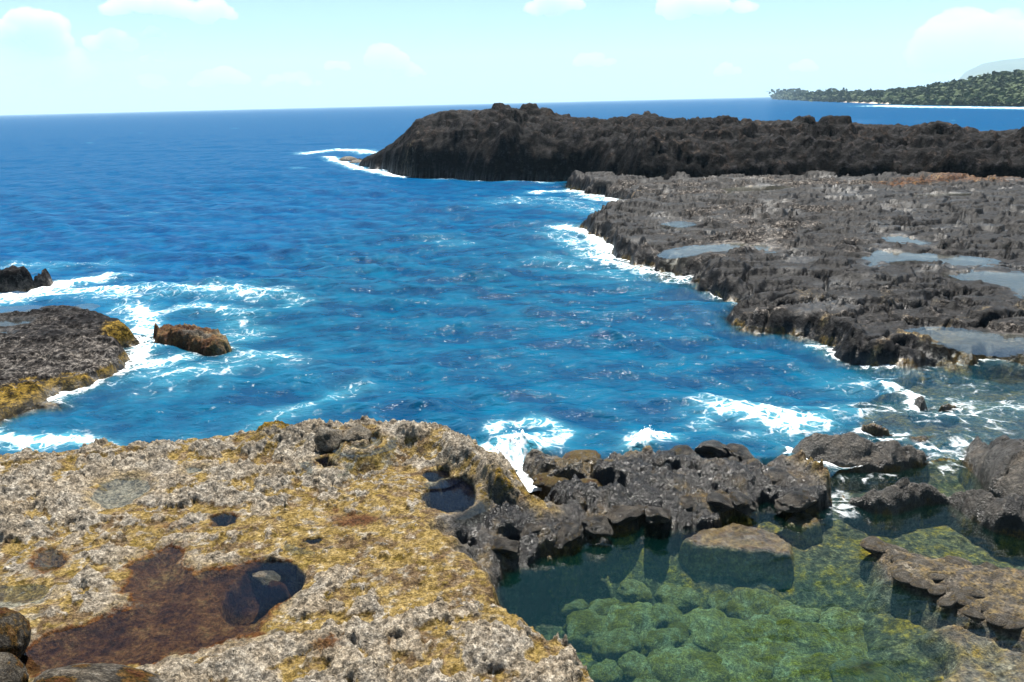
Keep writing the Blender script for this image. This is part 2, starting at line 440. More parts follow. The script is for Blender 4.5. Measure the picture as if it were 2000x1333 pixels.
# outline, water level, depth, width of the sloping side, tag
A_POOLS = [
    dict(p=[(168, 965), (185, 945), (225, 930), (280, 930), (306, 945), (300, 960), (270, 980), (235, 1000), (190, 997), (172, 985)], lev=.50, dep=.10, w=.25, lab='shallow grey tide pool near the left edge of the foreground rock shelf', sub=.3),
    dict(p=[(350, 915), (375, 908), (405, 914), (400, 925), (365, 928)], lev=.50, dep=.06, w=.15, lab='tiny pale puddle behind the shallow grey tide pool', sub=.2),
    dict(p=[(612, 898), (640, 892), (660, 910), (655, 918), (625, 912)], lev=.62, dep=.35, w=.10, lab='small dark rock pool in the middle of the upper foreground shelf', sub=.1),
    dict(p=[(680, 868), (715, 866), (722, 848), (748, 852), (745, 872), (705, 882), (680, 878)], lev=.76, dep=.12, w=.12, lab='blue puddle at the foot of the two pale boulders', sub=.1),
    dict(p=[(818, 930), (830, 921), (855, 916), (875, 922), (880, 930), (862, 940), (838, 942)], lev=.50, dep=.8, w=.10, lab='small dark round hole behind the larger round rock pool', sub=0),
    dict(p=[(824, 972), (836, 955), (862, 940), (895, 936), (920, 948), (931, 968), (925, 988), (900, 999), (865, 1003), (838, 993)], lev=.47, dep=.85, w=.14, lab='round deep rock pool with blue water and pale greenish bottom', sub=0),
    dict(p=[(415, 1012), (435, 1004), (460, 1008), (462, 1022), (440, 1030), (418, 1028)], lev=.50, dep=.35, w=.12, lab='small dark rock pool behind the rusty weed basin', sub=.6),
    dict(p=[(590, 1060), (604, 1052), (628, 1050), (628, 1058), (605, 1065)], lev=.52, dep=.5, w=.07, lab='narrow dark slit pool on the yellow part of the shelf', sub=.1),
    dict(p=[(58, 1105), (75, 1080), (105, 1068), (128, 1080), (136, 1100), (110, 1118), (70, 1126)], lev=.50, dep=.14, w=.2, lab='grey puddle in pinkish rock at the left edge', sub=.55),
    dict(p=[(-40, 1150), (30, 1130), (90, 1128), (120, 1150), (100, 1180), (30, 1200), (-60, 1205)], lev=.50, dep=.07, w=.3, lab='very shallow pinkish puddle below the grey puddle', sub=.25),
    dict(p=[(40, 1262), (80, 1235), (160, 1215), (245, 1180), (235, 1150), (240, 1110), (280, 1080), (330, 1060), (375, 1065), (365, 1095), (385, 1115), (440, 1105), (500, 1092), (560, 1100), (596, 1118),
            (600, 1140), (585, 1165), (548, 1190), (530, 1215), (530, 1240), (480, 1255), (430, 1270), (350, 1290), (300, 1310), (200, 1320), (90, 1325), (30, 1330), (20, 1290)], lev=.46, dep=.13, w=.35, lab='large rusty brown tide pool full of weed in the foreground shelf', sub=1.0),
]
for q in A_POOLS: q['P'] = poly(q['p'], q['lev'])
A_DEEP = poly([(425, 1180), (440, 1150), (480, 1118), (530, 1102), (580, 1112), (598, 1135), (585, 1165), (545, 1190), (500, 1215), (450, 1215)], .40)   # pit inside the brown pool
A_MOUND1 = G(462, 1172, .1); A_MOUND2 = G(535, 1140, .40)
A_HOLE = poly([(1000 - 110, 1050), (915, 1040), (938, 1045), (930, 1062), (902, 1066)], .35)
A_DARKP = poly([(872, 1040), (880, 1010), (930, 990), (1010, 985), (1060, 1010), (1085, 990), (1035, 940), (1020, 905), (1060, 868), (1150, 862), (1235, 885), (1300, 865), (1420, 840), (1530, 880), (1640, 950), (1640, 1030), (1350, 1070), (1200, 1080), (1060, 1125), (985, 1145), (955, 1110), (900, 1080)], .4)
A_TOPP = poly([(470, 870), (480, 820), (800, 800), (900, 840), (990, 930), (980, 960), (900, 930), (830, 880), (700, 860), (560, 870)], .65)

def h_shelf(x, y):
    sh = x.shape
    warp = fbm(x * 1.6, y * 1.6, 5, 11)
    sd0 = poly_sd(x, y, A_POLY)
    sd = sd0 + 0.16 * warp + .14 * fbm(x * 4.5, y * 4.5, 4, 12, .6)
    dk = sstep(-0.25, 0.2, poly_sd(x, y, A_DARKP) + 0.25 * fbm(x * 2, y * 2, 4, 21))
    tp = sstep(-0.2, 0.35, poly_sd(x, y, A_TOPP) + 0.3 * fbm(x * 1.5, y * 1.5, 4, 22))
    lows = fbm(x * 0.55, y * 0.55, 3, 31)
    base = 0.52 + 0.09 * lows
    base = base + tp * (0.30 + 0.20 * fbm(x * 1.1, y * 1.1, 4, 33))
    # pale crusted plates standing proud of the yellow flats
    reg = (0.30 * blob(x, y, 60, 960, 2.2, 1.3) + 0.15 * blob(x, y, 380, 930, 2.0, 1.0) + 0.25 * blob(x, y, 1050, 1300, 1.0, .8) + 0.20 * blob(x, y, 700, 1230, 1.3, .8) + 0.18 * blob(x, y, 450, 1330, 1.2, .5)
           - 0.30 * blob(x, y, 740, 1040, 1.7, 1.1) - 0.05 - 0.18 * blob(x, y, 880, 1150, .8, .7) + 0.25 * tp + 0.2 * blob(x, y, 200, 1170, .6, .5) + .12 * blob(x, y, 470, 1060, .7, .5) + .1 * blob(x, y, 600, 1150, .5, .6))
    kx, ky = x + 0.12 * fbm(x * 4, y * 4, 3, 41), y + 0.12 * fbm(x * 4, y * 4, 3, 42)
    f1, f2, cid = worley(kx * 2.3, ky * 2.9, 43)
    plate = 0.75 * fbm(kx * 1.9, ky * 2.3, 3, 44, 0.45) + 0.28 * (cid - 0.5) + reg
    crust = sstep(-0.02, 0.10, plate)
    crust = np.maximum(crust, .9 * sstep(.20, .30, fbm(kx * 4.6, ky * 5.4, 4, 46, .6) + .35 * reg + .12 * fbm(x * .8, y * .8, 2, 47)))
    crack = sstep(0.0, 0.07, f2 - f1)
    rough = fbm(x * 7, y * 7, 5, 51, 0.62)
    pits = ridged(x * 5.0, y * 5.0, 4, 52)
    fine = fbm(x * 16, y * 16, 3, 53, .6)
    pl = plate + .10 * rough
    steps = .042 * sstep(-.02, .03, pl) + .036 * sstep(.13, .17, pl) + .036 * sstep(.28, .32, pl) + .036 * sstep(.42, .46, pl)
    base = base + steps + crust * (0.015 + 0.06 * rough - 0.05 * (1 - crack)) + (1 - crust) * 0.026 * rough + 0.07 * (pits - .62) * crust + (.034 * crust + .014) * fine
    # dark lumpy lava along the pool rim
    lw = 0.15 * fbm(x * 3, y * 3, 3, 61)
    g1, g2, gid = worley((x + lw) * 1.9, (y - lw) * 2.3, 62)
    h1, h2_, hid = worley((x + lw) * 5.5, (y - lw) * 6.0, 63)
    lump = 0.30 * np.sqrt(np.clip(1 - (g1 / 0.72) ** 2, 0, 1)) * (0.45 + 0.9 * gid) + 0.07 * np.sqrt(np.clip(1 - (h1 / 0.75) ** 2, 0, 1)) + 0.05 * rough
    base = lerp(base, 0.17 + lump * .85 + .20 * (ridged(x * 2.3 + lw, y * 2.6, 4, 65, .6) - .62) + 0.10 * lows + .03 * fine, dk)
    # tide pools
    sub = np.zeros(sh); brownp = np.zeros(sh); ring = np.zeros(sh)
    for q in A_POOLS:
        P = q['P']
        mnx, mny = P.min(0) - 1.0; mxx, mxy = P.max(0) + 1.0
        m = (x > mnx) & (x < mxx) & (y > mny) & (y < mxy)
        if not m.any(): continue
        xs, ys = x[m], y[m]
        big = q['w'] > .3
        ps = poly_sd(xs, ys, P) + (0.24 * fbm(xs * 2.2, ys * 2.2, 6, 71, .6) if big else 0.13 * fbm(xs * 3.2, ys * 3.2, 5, 71, .6))
        fl = sstep(-0.35 if not big else -0.45, 0.0, ps)
        bb = base[m]
        bb = lerp(bb, q['lev'] + 0.028 + 0.35 * np.maximum(bb - 0.55, -0.02) * (1 - sstep(0, .05, ps)), fl)
        dd = q['dep'] * sstep(-0.02, q['w'], ps)
        if big:
            dd = dd + 0.05 * fbm(xs * 1.6, ys * 1.6, 4, 75) * sstep(0, .3, ps)
            ps2 = poly_sd(xs, ys, A_DEEP) + 0.05 * fbm(xs * 3, ys * 3, 3, 77)
            md1 = np.exp(-(((xs - A_MOUND1[0]) / .24) ** 2 + ((ys - A_MOUND1[1]) / .24) ** 2))
            md2 = np.exp(-(((xs - A_MOUND2[0]) / .22) ** 2 + ((ys - A_MOUND2[1]) / .13) ** 2) ** 2)
            dd = dd + 0.55 * sstep(-0.03, 0.14, ps2) * (1 - .75 * md1) * (1 - 1.1 * md2)
        base[m] = bb - dd + (0.015 * rough[m] if not big else 0.05 * rough[m]) * sstep(0, .1, ps)
        sub[m] = np.maximum(sub[m], sstep(-0.05, 0.05, ps) * 1.0)
        if big:
            brownp[m] = np.maximum(brownp[m], sstep(-0.16, 0.22, ps) * np.clip(.92 + .45 * fbm(xs * 1.7, ys * 1.7, 4, 79), 0, 1))
        else:
            brownp[m] = np.maximum(brownp[m], q['sub'] * sstep(-0.2, 0.05, ps))
        ring[m] = np.maximum(ring[m], np.exp(-(ps / 0.12) ** 2))
    # wave channel through the outer edge
    ch = line_d(x, y, A_CHANNEL) + 0.10 * warp
    cw = 0.36
    base = base - 0.55 * (1 - sstep(0.04, cw, ch)) * sstep(-0.2, 0.4, base + .2)
    br = line_d(x, y, A_BRANCH) + 0.08 * warp
    base = base - 0.38 * (1 - sstep(0.03, 0.22, br))
    hole = sstep(-0.03, .1, poly_sd(x, y, A_HOLE) + .05 * warp)
    base = base - 0.35 * hole
    base = lerp(base, base * (.22 + .78 * (1 - np.exp(-np.maximum(sd, 0) / .30))), np.clip(dk + .6 * tp, 0, 1))
    h = lerp(np.full(sh, -2.4), base, sstep(-0.55, 0.10, sd))
    # attributes
    dm = np.clip(dk * (0.80 + .35 * gid) + 0.35 * tp * sstep(-.1, .3, fbm(x * 1.3, y * 1.3, 4, 81)), 0, 1)
    ochre = (1 - crust) * (1 - dk) * (1 - 0.25 * tp)
    ochre = np.maximum(ochre, 0.5 * ring * (1 - dk))
    ochre = np.maximum(ochre, dk * .62 * sstep(.02, .3, fbm(x * 1.9, y * 1.9, 4, 83)) * sstep(.55, .25, h))
    ol = np.clip(0.9 * blob(x, y, 1140, 910, .75, .55, .3) + .55 * blob(x, y, 1060, 1000, .5, .6, .3) + .65 * blob(x, y, 540, 845, .6, .4, .6) + .4 * blob(x, y, 300, 890, 2.2, .25, .4) + .5 * blob(x, y, 1190, 990, .4, .3, .3)
                 + .55 * blob(x, y, 1400, 965, .9, .35, .3) + .5 * blob(x, y, 950, 975, .4, .3, .4) + .45 * blob(x, y, 700, 930, 1.6, .5, .5), 0, 1)
    olive = np.clip(ol * 1.15 + 0.45 * fbm(x * 2.2, y * 2.2, 4, 85) - .1 + 0.35 * sstep(0.25, 0.02, h), 0, 1) * sstep(0.02, .25, ol + sstep(.3, .0, h))
    weed = np.clip(brownp + 0.0, 0, 1)
    for (px, py, rx, ry, s) in [(690, 1020, .5, .25, .75), (655, 1000, .3, .18, .5), (740, 960, .3, .12, .3), (860, 1100, .25, .2, .45), (640, 1275, .25, .18, .65), (330, 1030, .8, .25, .45), (250, 1230, .6, .4, .3), (750, 1120, .3, .2, .3)]:
        weed = np.maximum(weed, s * blob(x, y, px, py, rx, ry, .5))
    wet = np.clip(sstep(0.42, 0.12, h) * .9 + 0.85 * dk + .2 * weed * (1 - sub), 0, 1) * (1 - sub)
    return h, sd0, dict(dark=dm, ochre=np.clip(ochre, 0, 1), olive=olive, weed=weed, wet=wet)

# ---- generic low lava platform
def platform(P, top, seed, edge=(-0.5, 0.18), floor=-2.4, warp_a=0.25, warp_f=0.8, lump=0.12, scale=1.0, puddles=(), step=0.0, flow=0.0):
    def h(x, y):
        sd0 = poly_sd(x, y, P)
        w = fbm(x * warp_f, y * warp_f, 5, seed)
        sd = sd0 + warp_a * w
        t = top(x, y) if callable(top) else np.full(x.shape, float(top))
        low = fbm(x * .35 * scale, y * .35 * scale, 4, seed + 3)
        rg = ridged(x * 1.1 * scale + .3 * w, y * 1.5 * scale, 5, seed + 5, .55)
        fine = fbm(x * 3.2 * scale, y * 3.2 * scale, 5, seed + 7, .62)
        g1, g2, gid = worley((x + .25 * w) * .95 * scale, (y + .25 * w) * 1.3 * scale, seed + 9)
        if flow:   # thin overlapping sheets of lava, broken edges towards the sea
            lf = fbm(x * .24 + .15 * w, y * .36 + .15 * w, 5, seed + 13, .55) * .62 + .10 * (gid - .5)
            q = lf / flow
            t = t + (np.floor(q) + sstep(.76, .98, q - np.floor(q))) * flow + .04 * (q - np.floor(q))
        if flow:
            p1, p2, pid = worley((x + .5 * w + .12 * fine) * .55, (y + .5 * w + .12 * fine) * .85, seed + 17)
            t = t + .15 * (pid - .5) - .20 * (1 - sstep(.0, .09, p2 - p1))
        ter = t + (0 if flow else 0.13) * low + lump * (rg - 0.62) * 1.3 + 0.8 * lump * (gid - .5) * sstep(0, .12, g2 - g1) + 0.62 * lump * fine
        if step:   # layered flow steps
            q = ter / step
            ter = lerp(ter, (np.floor(q) + sstep(.35, .75, q - np.floor(q))) * step, .6)
        sub = np.zeros(x.shape)
        for q in puddles:
            ps = poly_sd(x, y, q['P']) + 0.16 * q.get('rag', 1) * fbm(x * 1.5, y * 2.2, 5, seed + 31)
            fl = sstep(-0.9 * q.get('rag', 1), 0.0, ps)
            ter = lerp(ter, q['lev'] + 0.03 + 0.4 * np.maximum(ter - q['lev'] - .05, -.05), fl * .9)
            ter = lerp(ter, q['lev'] - q['dep'] * .5 + .04 * fine, sstep(-.05, .18, ps))
            sub = np.maximum(sub, sstep(-.15, .05, ps))
        hh = lerp(np.full(x.shape, floor), ter, sstep(edge[0], edge[1], sd))
        return hh, sd0, dict(low=low, w=w, rg=rg, fine=fine, gid=gid, sub=sub, sd=sd)
    return h
def attrs(h, dark, ochre=None, olive=None, weed=None, wet=None):
    z = np.zeros_like(h)
    f = lambda a: z if a is None else np.clip(a, 0, 1)
    return dict(dark=f(dark), ochre=f(ochre), olive=f(olive), weed=f(weed), wet=f(wet))

# ---- right-hand lava shelf
C_PUD = [
    dict(p=[(1298, 500), (1315, 490), (1350, 483), (1400, 478), (1440, 474), (1458, 477), (1450, 486), (1400, 492), (1350, 497), (1310, 503)], lev=.62, dep=.12, lab='long thin blue puddle on the middle of the lava shelf'),
    dict(p=[(1465, 480), (1490, 477), (1512, 484), (1500, 492), (1475, 488)], lev=.62, dep=.1, lab='small blue puddle at the end of the long thin puddle'),
    dict(p=[(1732, 462), (1760, 459), (1785, 466), (1805, 474), (1800, 482), (1775, 475), (1740, 470)], lev=.64, dep=.1, lab='small bent blue puddle on the dark lava shelf'),
    dict(p=[(1690, 490), (1720, 488), (1790, 496), (1870, 502), (1935, 508), (1925, 518), (1860, 520), (1850, 512), (1780, 505), (1720, 510), (1700, 525), (1688, 520), (1704, 505)], lev=.62, dep=.14, lab='long forked blue puddle on the dark lava shelf'),
    dict(p=[(1860, 533), (1920, 530), (2000, 535), (2100, 545), (2150, 590), (2010, 582), (1960, 562), (1900, 550)], lev=.60, dep=.12, lab='pale puddle at the right edge of the lava shelf', rag=.7),
    dict(p=[(1785, 650), (1830, 643), (1900, 650), (2000, 655), (2120, 665), (2120, 690), (2000, 678), (1950, 690), (1900, 685), (1850, 670), (1810, 662)], lev=.42, dep=.2, lab='large pale puddle near the front of the lava shelf', rag=.6),
    dict(p=[(1410, 368), (1500, 362), (1560, 366), (1500, 374), (1420, 376)], lev=.82, dep=.06, lab='faint brown puddle at the back of the lava shelf', rag=.5),
    dict(p=[(1795, 380), (1850, 377), (1900, 378), (1890, 385), (1820, 386)], lev=.82, dep=.08, lab='narrow ochre puddle below the headland', rag=.5),
    dict(p=[(1302, 438), (1330, 434), (1350, 438), (1330, 443)], lev=.66, dep=.08, lab='tiny blue puddle near the bay edge of the lava shelf', rag=.5),
]
for q in C_PUD: q['P'] = poly(q['p'], q['lev'])
C_POLY = poly([(1108, 352), (1111, 366), (1150, 380), (1200, 386), (1238, 400), (1230, 416), (1170, 432), (1147, 447), (1152, 462), (1196, 477), (1190, 497), (1228, 517), (1290, 532), (1350, 541), (1362, 567), (1420, 584),
    (1452, 585), (1500, 588), (1468, 602), (1442, 630), (1462, 646), (1540, 656), (1600, 668), (1640, 697), (1705, 716), (1790, 722), (1860, 706), (1930, 706), (2000, 714), (2150, 724), (2900, 730), (2900, 320), (2200, 335), (1700, 338), (1300, 340)])
def c_top(x, y):
    d = np.hypot(x, y)
    return 0.55 + 0.010 * np.clip(d - 18, 0, 40)
h_lava0 = platform(C_POLY, c_top, 200, edge=(-1.2, 0.5), warp_a=1.25, warp_f=.5, lump=.10, puddles=C_PUD, flow=.19, floor=-1.9)
def h_lava(x, y):
    h, sd, k = h_lava0(x, y)
    d = np.hypot(x, y); th = np.degrees(np.arctan2(x, y))
    grey = np.clip(0.34 + 2.0 * fbm(x * .13, y * .22, 5, 241, .6) + .9 * (k['rg'] - .62) + .5 * k['fine'] + .35 * (k['gid'] - .5), 0, 1)  # raised parts paler, hollows darker: highlights and shade put into the colour
    band = .45 * blob(x, y, 1550, 360, 9, 3.5, .8) + .25 * blob(x, y, 1450, 455, 5, 4, .7) + .35 * blob(x, y, 1600, 620, 4, 2, .6)
    dk = np.clip(1.22 - .80 * grey - band + .35 * sstep(25, 38, th) * sstep(22, 30, d), 0, 1)
    dk = lerp(dk, sstep(.38, .66, dk), .7)
    red = .7 * blob(x, y, 1850, 352, 8, 2.2, .9) + .3 * blob(x, y, 1500, 345, 10, 1.5, .9)
    edgew = sstep(0.30, 0.0, h)
    ol = .8 * sstep(.35, .02, h) * sstep(-.25, .25, fbm(x * 1.1, y * 1.1, 4, 233) + .1)
    och = .55 * sstep(.06, .3, fbm(x * .9, y * 1.3, 4, 235)) * sstep(30, 18, d) + .35 * k['sub']
    wet = .95 * edgew + .6 * k['sub'] + .2 * dk + .28 * sstep(.08, .35, fbm(x * .35, y * .5, 4, 251))
    return h, sd, attrs(h, dk, och, ol, red, wet)

# ---- black headland
D_POLY = poly([(700, 318), (712, 325), (760, 341), (800, 345), (880, 349), (960, 356), (1050, 358), (1115, 356), (1250, 350, .8), (1450, 345, .8), (1700, 347, .8), (1850, 352, .8), (2000, 352, .8), (2300, 362, .8), (2900, 380, .8)])
_bx, _by = D_POLY[-1]
D_POLY = np.vstack([D_POLY, [[62, 62], [45, 78], [30, 88], [10, 96], [-8, 98], [-14, 90]]])
# ridge outline of the headland, as seen: pixel x, pixel y of the skyline, distance
_rid = [(690, 318, 75), (712, 302, 76), (745, 275, 77), (790, 247, 78), (812, 226, 79), (860, 217, 79.5), (965, 211, 79), (1050, 222, 78), (1110, 230, 76), (1200, 233, 75), (1300, 236, 74), (1420, 238, 73), (1520, 233, 72), (1560, 238, 72), (1600, 236, 71),
        (1700, 243, 70), (1780, 250, 69), (1835, 240, 68), (1880, 255, 68), (1950, 256, 67), (2000, 250, 67), (2300, 262, 66), (2900, 270, 66)]
RID = np.array([at_dist(a, b_, c) for a, b_, c in _rid])
RTH = np.degrees(np.arctan2(RID[:, 0], RID[:, 1])); RD = np.hypot(RID[:, 0], RID[:, 1]); RZ = RID[:, 2]
def h_head(x, y):
    th = np.degrees(np.arctan2(x, y)); d = np.hypot(x, y)
    w = fbm(x * .3, y * .3, 5, 301)
    sd0 = poly_sd(x, y, D_POLY)
    sd = sd0 + 1.3 * w + 1.5 * fbm(x * .09, y * .09, 3, 299)
    rz = np.interp(th, RTH, RZ); rd = np.interp(th, RTH, RD)
    # distance from the ridge line, along the view: convex front, gentler back
    t = np.clip(sd / np.maximum(rd - (d - sd0), 6.0), -1, 1.0)
    cl = 0.50 + .12 * fbm(x * .12, y * .12, 3, 303)
    front = lerp(cl * sstep(-0.10, 0.16, t), 1.0, np.clip(t, 0, 1) ** .8)
    back = 1 - .55 * sstep(0.5, 16, d - rd)
    base = (rz - .42) * front * back
    lumps = fbm(x * .42, y * .42, 5, 305, .55) + .9 * fbm(x * .17, y * .17, 3, 315)
    rg = ridged(x * .55, y * .6, 5, 307, .58)
    g1, g2, gid = worley((x + .5 * w) * .8, (y + .5 * w) * .8, 309)
    k1, k2, kid = worley((x + .3 * w) * 2.0, (y + .3 * w) * 2.0, 310)
    b1, b2, bid = worley((x + 1.2 * w) * .33, (y + 1.2 * w) * .30, 317)
    amp = sstep(-.5, 2.5, sd) * (1 - .75 * sstep(-5, 1, d - rd))
    base = base + amp * (.7 * lumps + .55 * (rg - .66) + .55 * np.sqrt(np.clip(1 - (g1 / .75) ** 2, 0, 1)) * gid + 1.5 * np.sqrt(np.clip(1 - (b1 / .8) ** 2, 0, 1)) * (bid - .25)) + .26 * np.sqrt(np.clip(1 - (k1 / .75) ** 2, 0, 1)) * sstep(-.3, .5, sd) + .12 * fbm(x * 2.2, y * 2.2, 4, 311, .6)
    q = base / .75 + .4 * w
    base = lerp(base, (np.floor(q) + sstep(.55, .95, q - np.floor(q)) - .4 * w) * .75, .3 * amp)
    h = lerp(np.full(x.shape, -2.4), base, sstep(-1.5, .7, sd))
    flat = sstep(.55, 1.0, t + .25 * w)
    brown = np.clip(.62 * flat + .8 * fbm(x * .2, y * .2, 5, 313) - .12, 0, 1) * .55
    tip = blob(x, y, 770, 336, 3.2, 1.6, .4)
    wet = sstep(.5, .05, h) * .9 + .06 * flat
    return h, sd0, attrs(h, np.clip(.92 - .45 * flat * sstep(-.2, .4, lumps) - .75 * sstep(.66, .9, rg) - .35 * tip, 0, 1), .3 * tip, .35 * sstep(.5, .1, h), brown, wet)  # ridges paler: highlights on the lumps painted into the stone colour

# ---- left shelf, rock beyond it, islet
E_PUD = [dict(p=[(-80, 600), (10, 603), (50, 600), (100, 604), (90, 611), (30, 612), (-80, 616)], lev=.52, dep=.1, rag=.35, lab='upper lilac puddle on the left lava shelf'),
         dict(p=[(-60, 625), (20, 624), (68, 625), (60, 634), (20, 640), (-60, 640)], lev=.50, dep=.1, rag=.35, lab='middle lilac puddle on the left lava shelf'),
         dict(p=[(-30, 648), (10, 646), (32, 650), (25, 656), (-30, 660)], lev=.48, dep=.1, rag=.25, lab='lowest lilac puddle on the left lava shelf'),
         dict(p=[(150, 601), (165, 597), (177, 600), (170, 605), (155, 606)], lev=.60, dep=.1, rag=.2, lab='tiny blue puddle at the top of the left lava shelf')]
for q in E_PUD: q['P'] = poly(q['p'], q['lev'])
E_POLY = poly([(-500, 590, .5), (-100, 600, .6), (0, 600, .6), (60, 585, .7), (110, 578, .75), (170, 583, .75), (230, 603, .7), (262, 630, .5), (276, 660, 0), (268, 676, 0), (238, 684, 0), (256, 700, 0), (250, 722, 0), (226, 740, 0), (200, 752, 0),
    (150, 765, 0), (112, 776, 0), (122, 792, 0), (60, 806, 0), (30, 818, 0), (0, 836, 0), (-200, 870, 0), (-600, 900, 0)])
h_left0 = platform(E_POLY, lambda x, y: .62 - .25 * sstep(-8.0, -12, x) * 0 + .10 * fbm(x * .3, y * .3, 2, 405) - .42 * sstep(20.5, 15.5, y), 400, edge=(-.95, .40), warp_a=.42, warp_f=.9, lump=.12, scale=1.3, puddles=E_PUD, step=.12)
def h_left(x, y):
    h, sd, k = h_left0(x, y)
    dk = np.clip(.75 - .5 * sstep(20.5, 18, y) + .5 * k['low'] + .2 * (k['gid'] - .5), 0, 1)
    ol = np.clip(1.1 * sstep(.42, .10, h) * sstep(-.2, .2, k['fine'] + k['w'] + .15) + .8 * blob(x, y, 235, 655, .5, .8, .3) + .6 * blob(x, y, 60, 760, .9, .5, .3), 0, 1)
    och = .5 * blob(x, y, 60, 800, 1.4, .8, .2) + .3 * sstep(.0, .3, fbm(x * 1.4, y * 1.4, 4, 431)) * sstep(20, 17, y)
    return h, sd, attrs(h, dk, och, ol, .3 * blob(x, y, 150, 740, .6, .5, .3) + 0 * h, .9 * sstep(.3, .05, h) + .5 * k['sub'])
F_POLY = poly([(-400, 535, .7), (-60, 530, .7), (0, 527, .7), (22, 526, .7), (60, 538, .5), (90, 537, .5), (99, 550, .0), (82, 562, 0), (45, 569, 0), (0, 572, 0), (-200, 580, 0), (-400, 590, 0)])
h_far0 = platform(F_POLY, .72, 500, edge=(-.5, .2), warp_a=.3, lump=.22, scale=1.0)
def h_far(x, y):
    h, sd, k = h_far0(x, y)
    return h, sd, attrs(h, .9 - .5 * sstep(.4, .1, h), .4 * sstep(.35, .05, h), .3 * sstep(.35, .05, h), None, .9 * sstep(.35, .05, h))
G_POLY = poly([(312, 630, .45), (350, 620, .5), (395, 627, .45), (425, 655, .2), (448, 675, 0), (460, 692, 0), (420, 697, 0), (360, 688, 0), (312, 678, 0), (300, 660, 0)])
h_isl0 = platform(G_POLY, .36, 600, edge=(-.55, .16), warp_a=.30, warp_f=1.6, lump=.18, scale=1.9)
def h_isl(x, y):
    h, sd, k = h_isl0(x, y)
    mid = blob(x, y, 385, 653, .55, .14, .4)
    return h, sd, attrs(h, .75 * mid + .1, .70 - .8 * mid + .5 * k['fine'], .25 - .6 * mid + .5 * k['w'], .50 - .5 * mid + .7 * k['low'], .2 + 0 * h)

# ---- rocks standing in the channel on the right: outline polygons, lumpy tops
def lump_rock(P, top, seed, lumps=1.6, la=.3, **kw):
    def h(x, y):
        sd0 = poly_sd(x, y, P)
        w = fbm(x * 2.2, y * 2.2, 4, seed)
        sd = sd0 + .09 * w
        g1, g2, gid = worley((x + .2 * w) * lumps, (y + .2 * w) * lumps * 1.15, seed + 3)
        k1, _, kid = worley((x + .1 * w) * lumps * 3.1, (y + .1 * w) * lumps * 3.3, seed + 5)
        dome = np.clip(1 - np.exp(-np.maximum(sd, 0) / kw.get('round', .28)), 0, 1)
        t = top * dome * (1 - la + la * 1.6 * np.sqrt(np.clip(1 - (g1 / .8) ** 2, 0, 1)) * (.6 + .7 * gid)) + .09 * top * np.sqrt(np.clip(1 - (k1 / .75) ** 2, 0, 1)) + .05 * fbm(x * 7, y * 7, 4, seed + 7)
        hh = lerp(np.full(x.shape, -1.6), t, sstep(-.30, .06, sd))
        return hh, sd0, dict(w=w, gid=gid, fine=fbm(x * 5, y * 5, 4, seed + 9))
    return h
RIGHT_ROCKS = []
def right_rock(name, pts, top, seed, label, col, **kw):
    P = poly(pts)
    f0 = lump_rock(P, top, seed, **kw)
    def f(x, y):
        h, sd, k = f0(x, y)
        dk, oc, ol, wd = col
        n = k['fine'] * .8 + .4 * k['w']
        return h, sd, attrs(h, dk + .35 * (k['gid'] - .5), oc + n * .8 if oc else None, np.clip(ol + n, 0, 1) if ol else .7 * sstep(.22, .02, h) * sstep(-.1, .2, k['w']), wd + n if wd else None, .75 + .25 * sstep(.25, .05, h))
    RIGHT_ROCKS.append((name, P, f, label))
right_rock('boulder', [(1533, 885), (1540, 860, .3), (1575, 838, .45), (1620, 832, .5), (1670, 840, .45), (1700, 850, .4), (1745, 860, .35), (1800, 868, .3), (1818, 890, .1), (1808, 908, 0), (1760, 920, 0), (1700, 924, 0), (1640, 922, 0), (1580, 918, 0), (1545, 905, 0)], .62, 701,
           'big lumpy grey boulder between the bay and the green pool', (.62, 0, 0, 0), lumps=1.3, la=.35, round=.3)
right_rock('boulder', [(1676, 838), (1682, 815, .3), (1710, 800, .5), (1745, 803, .5), (1768, 825, .3), (1778, 842, .1), (1765, 853, 0), (1720, 850, 0)], .62, 711,
           'rounded brown weed covered boulder behind the big grey boulder', (.5, 0, .85, .2), lumps=1.5, la=.2, round=.22)
right_rock('boulder', [(1768, 850), (1790, 838, .2), (1840, 834, .2), (1880, 833, .15), (1876, 846, 0), (1830, 855, 0), (1810, 868, 0), (1785, 868, 0)], .26, 721,
           'low brown and black rock trailing right from the brown boulder', (.7, 0, .6, 0), lumps=2.4)
right_rock('boulder', [(1778, 775), (1790, 768, .2), (1820, 776, .2), (1822, 790, 0), (1800, 800, 0), (1785, 792, 0)], .28, 731,
           'small dark pointed rock with foam in the shallow inlet', (.8, 0, .3, .2), lumps=3, round=.12)
right_rock('boulder', [(1825, 790, .1), (1850, 782, .15), (1872, 788, .1), (1868, 798, 0), (1845, 802, 0), (1828, 800, 0)], .16, 741,
           'small low olive rock beside the pointed rock in the inlet', (.6, .3, .6, 0), lumps=3, round=.12)
right_rock('boulder', [(1643, 965), (1655, 945, .3), (1700, 935, .4), (1760, 925, .4), (1830, 925, .4), (1868, 945, .3), (1895, 975, .1), (1960, 1005, 0), (2060, 1030, 0), (2200, 1060, 0), (2200, 1110, 0), (2000, 1052, 0), (1940, 1040, 0), (1890, 1010, 0), (1850, 985, 0), (1810, 985, 0), (1760, 1005, 0), (1700, 1003, 0), (1655, 985, 0)], .46, 751,
           'long dark lumpy rock ridge on the far side of the green pool', (.78, 0, 0, 0), lumps=2.0, la=.45, round=.18)
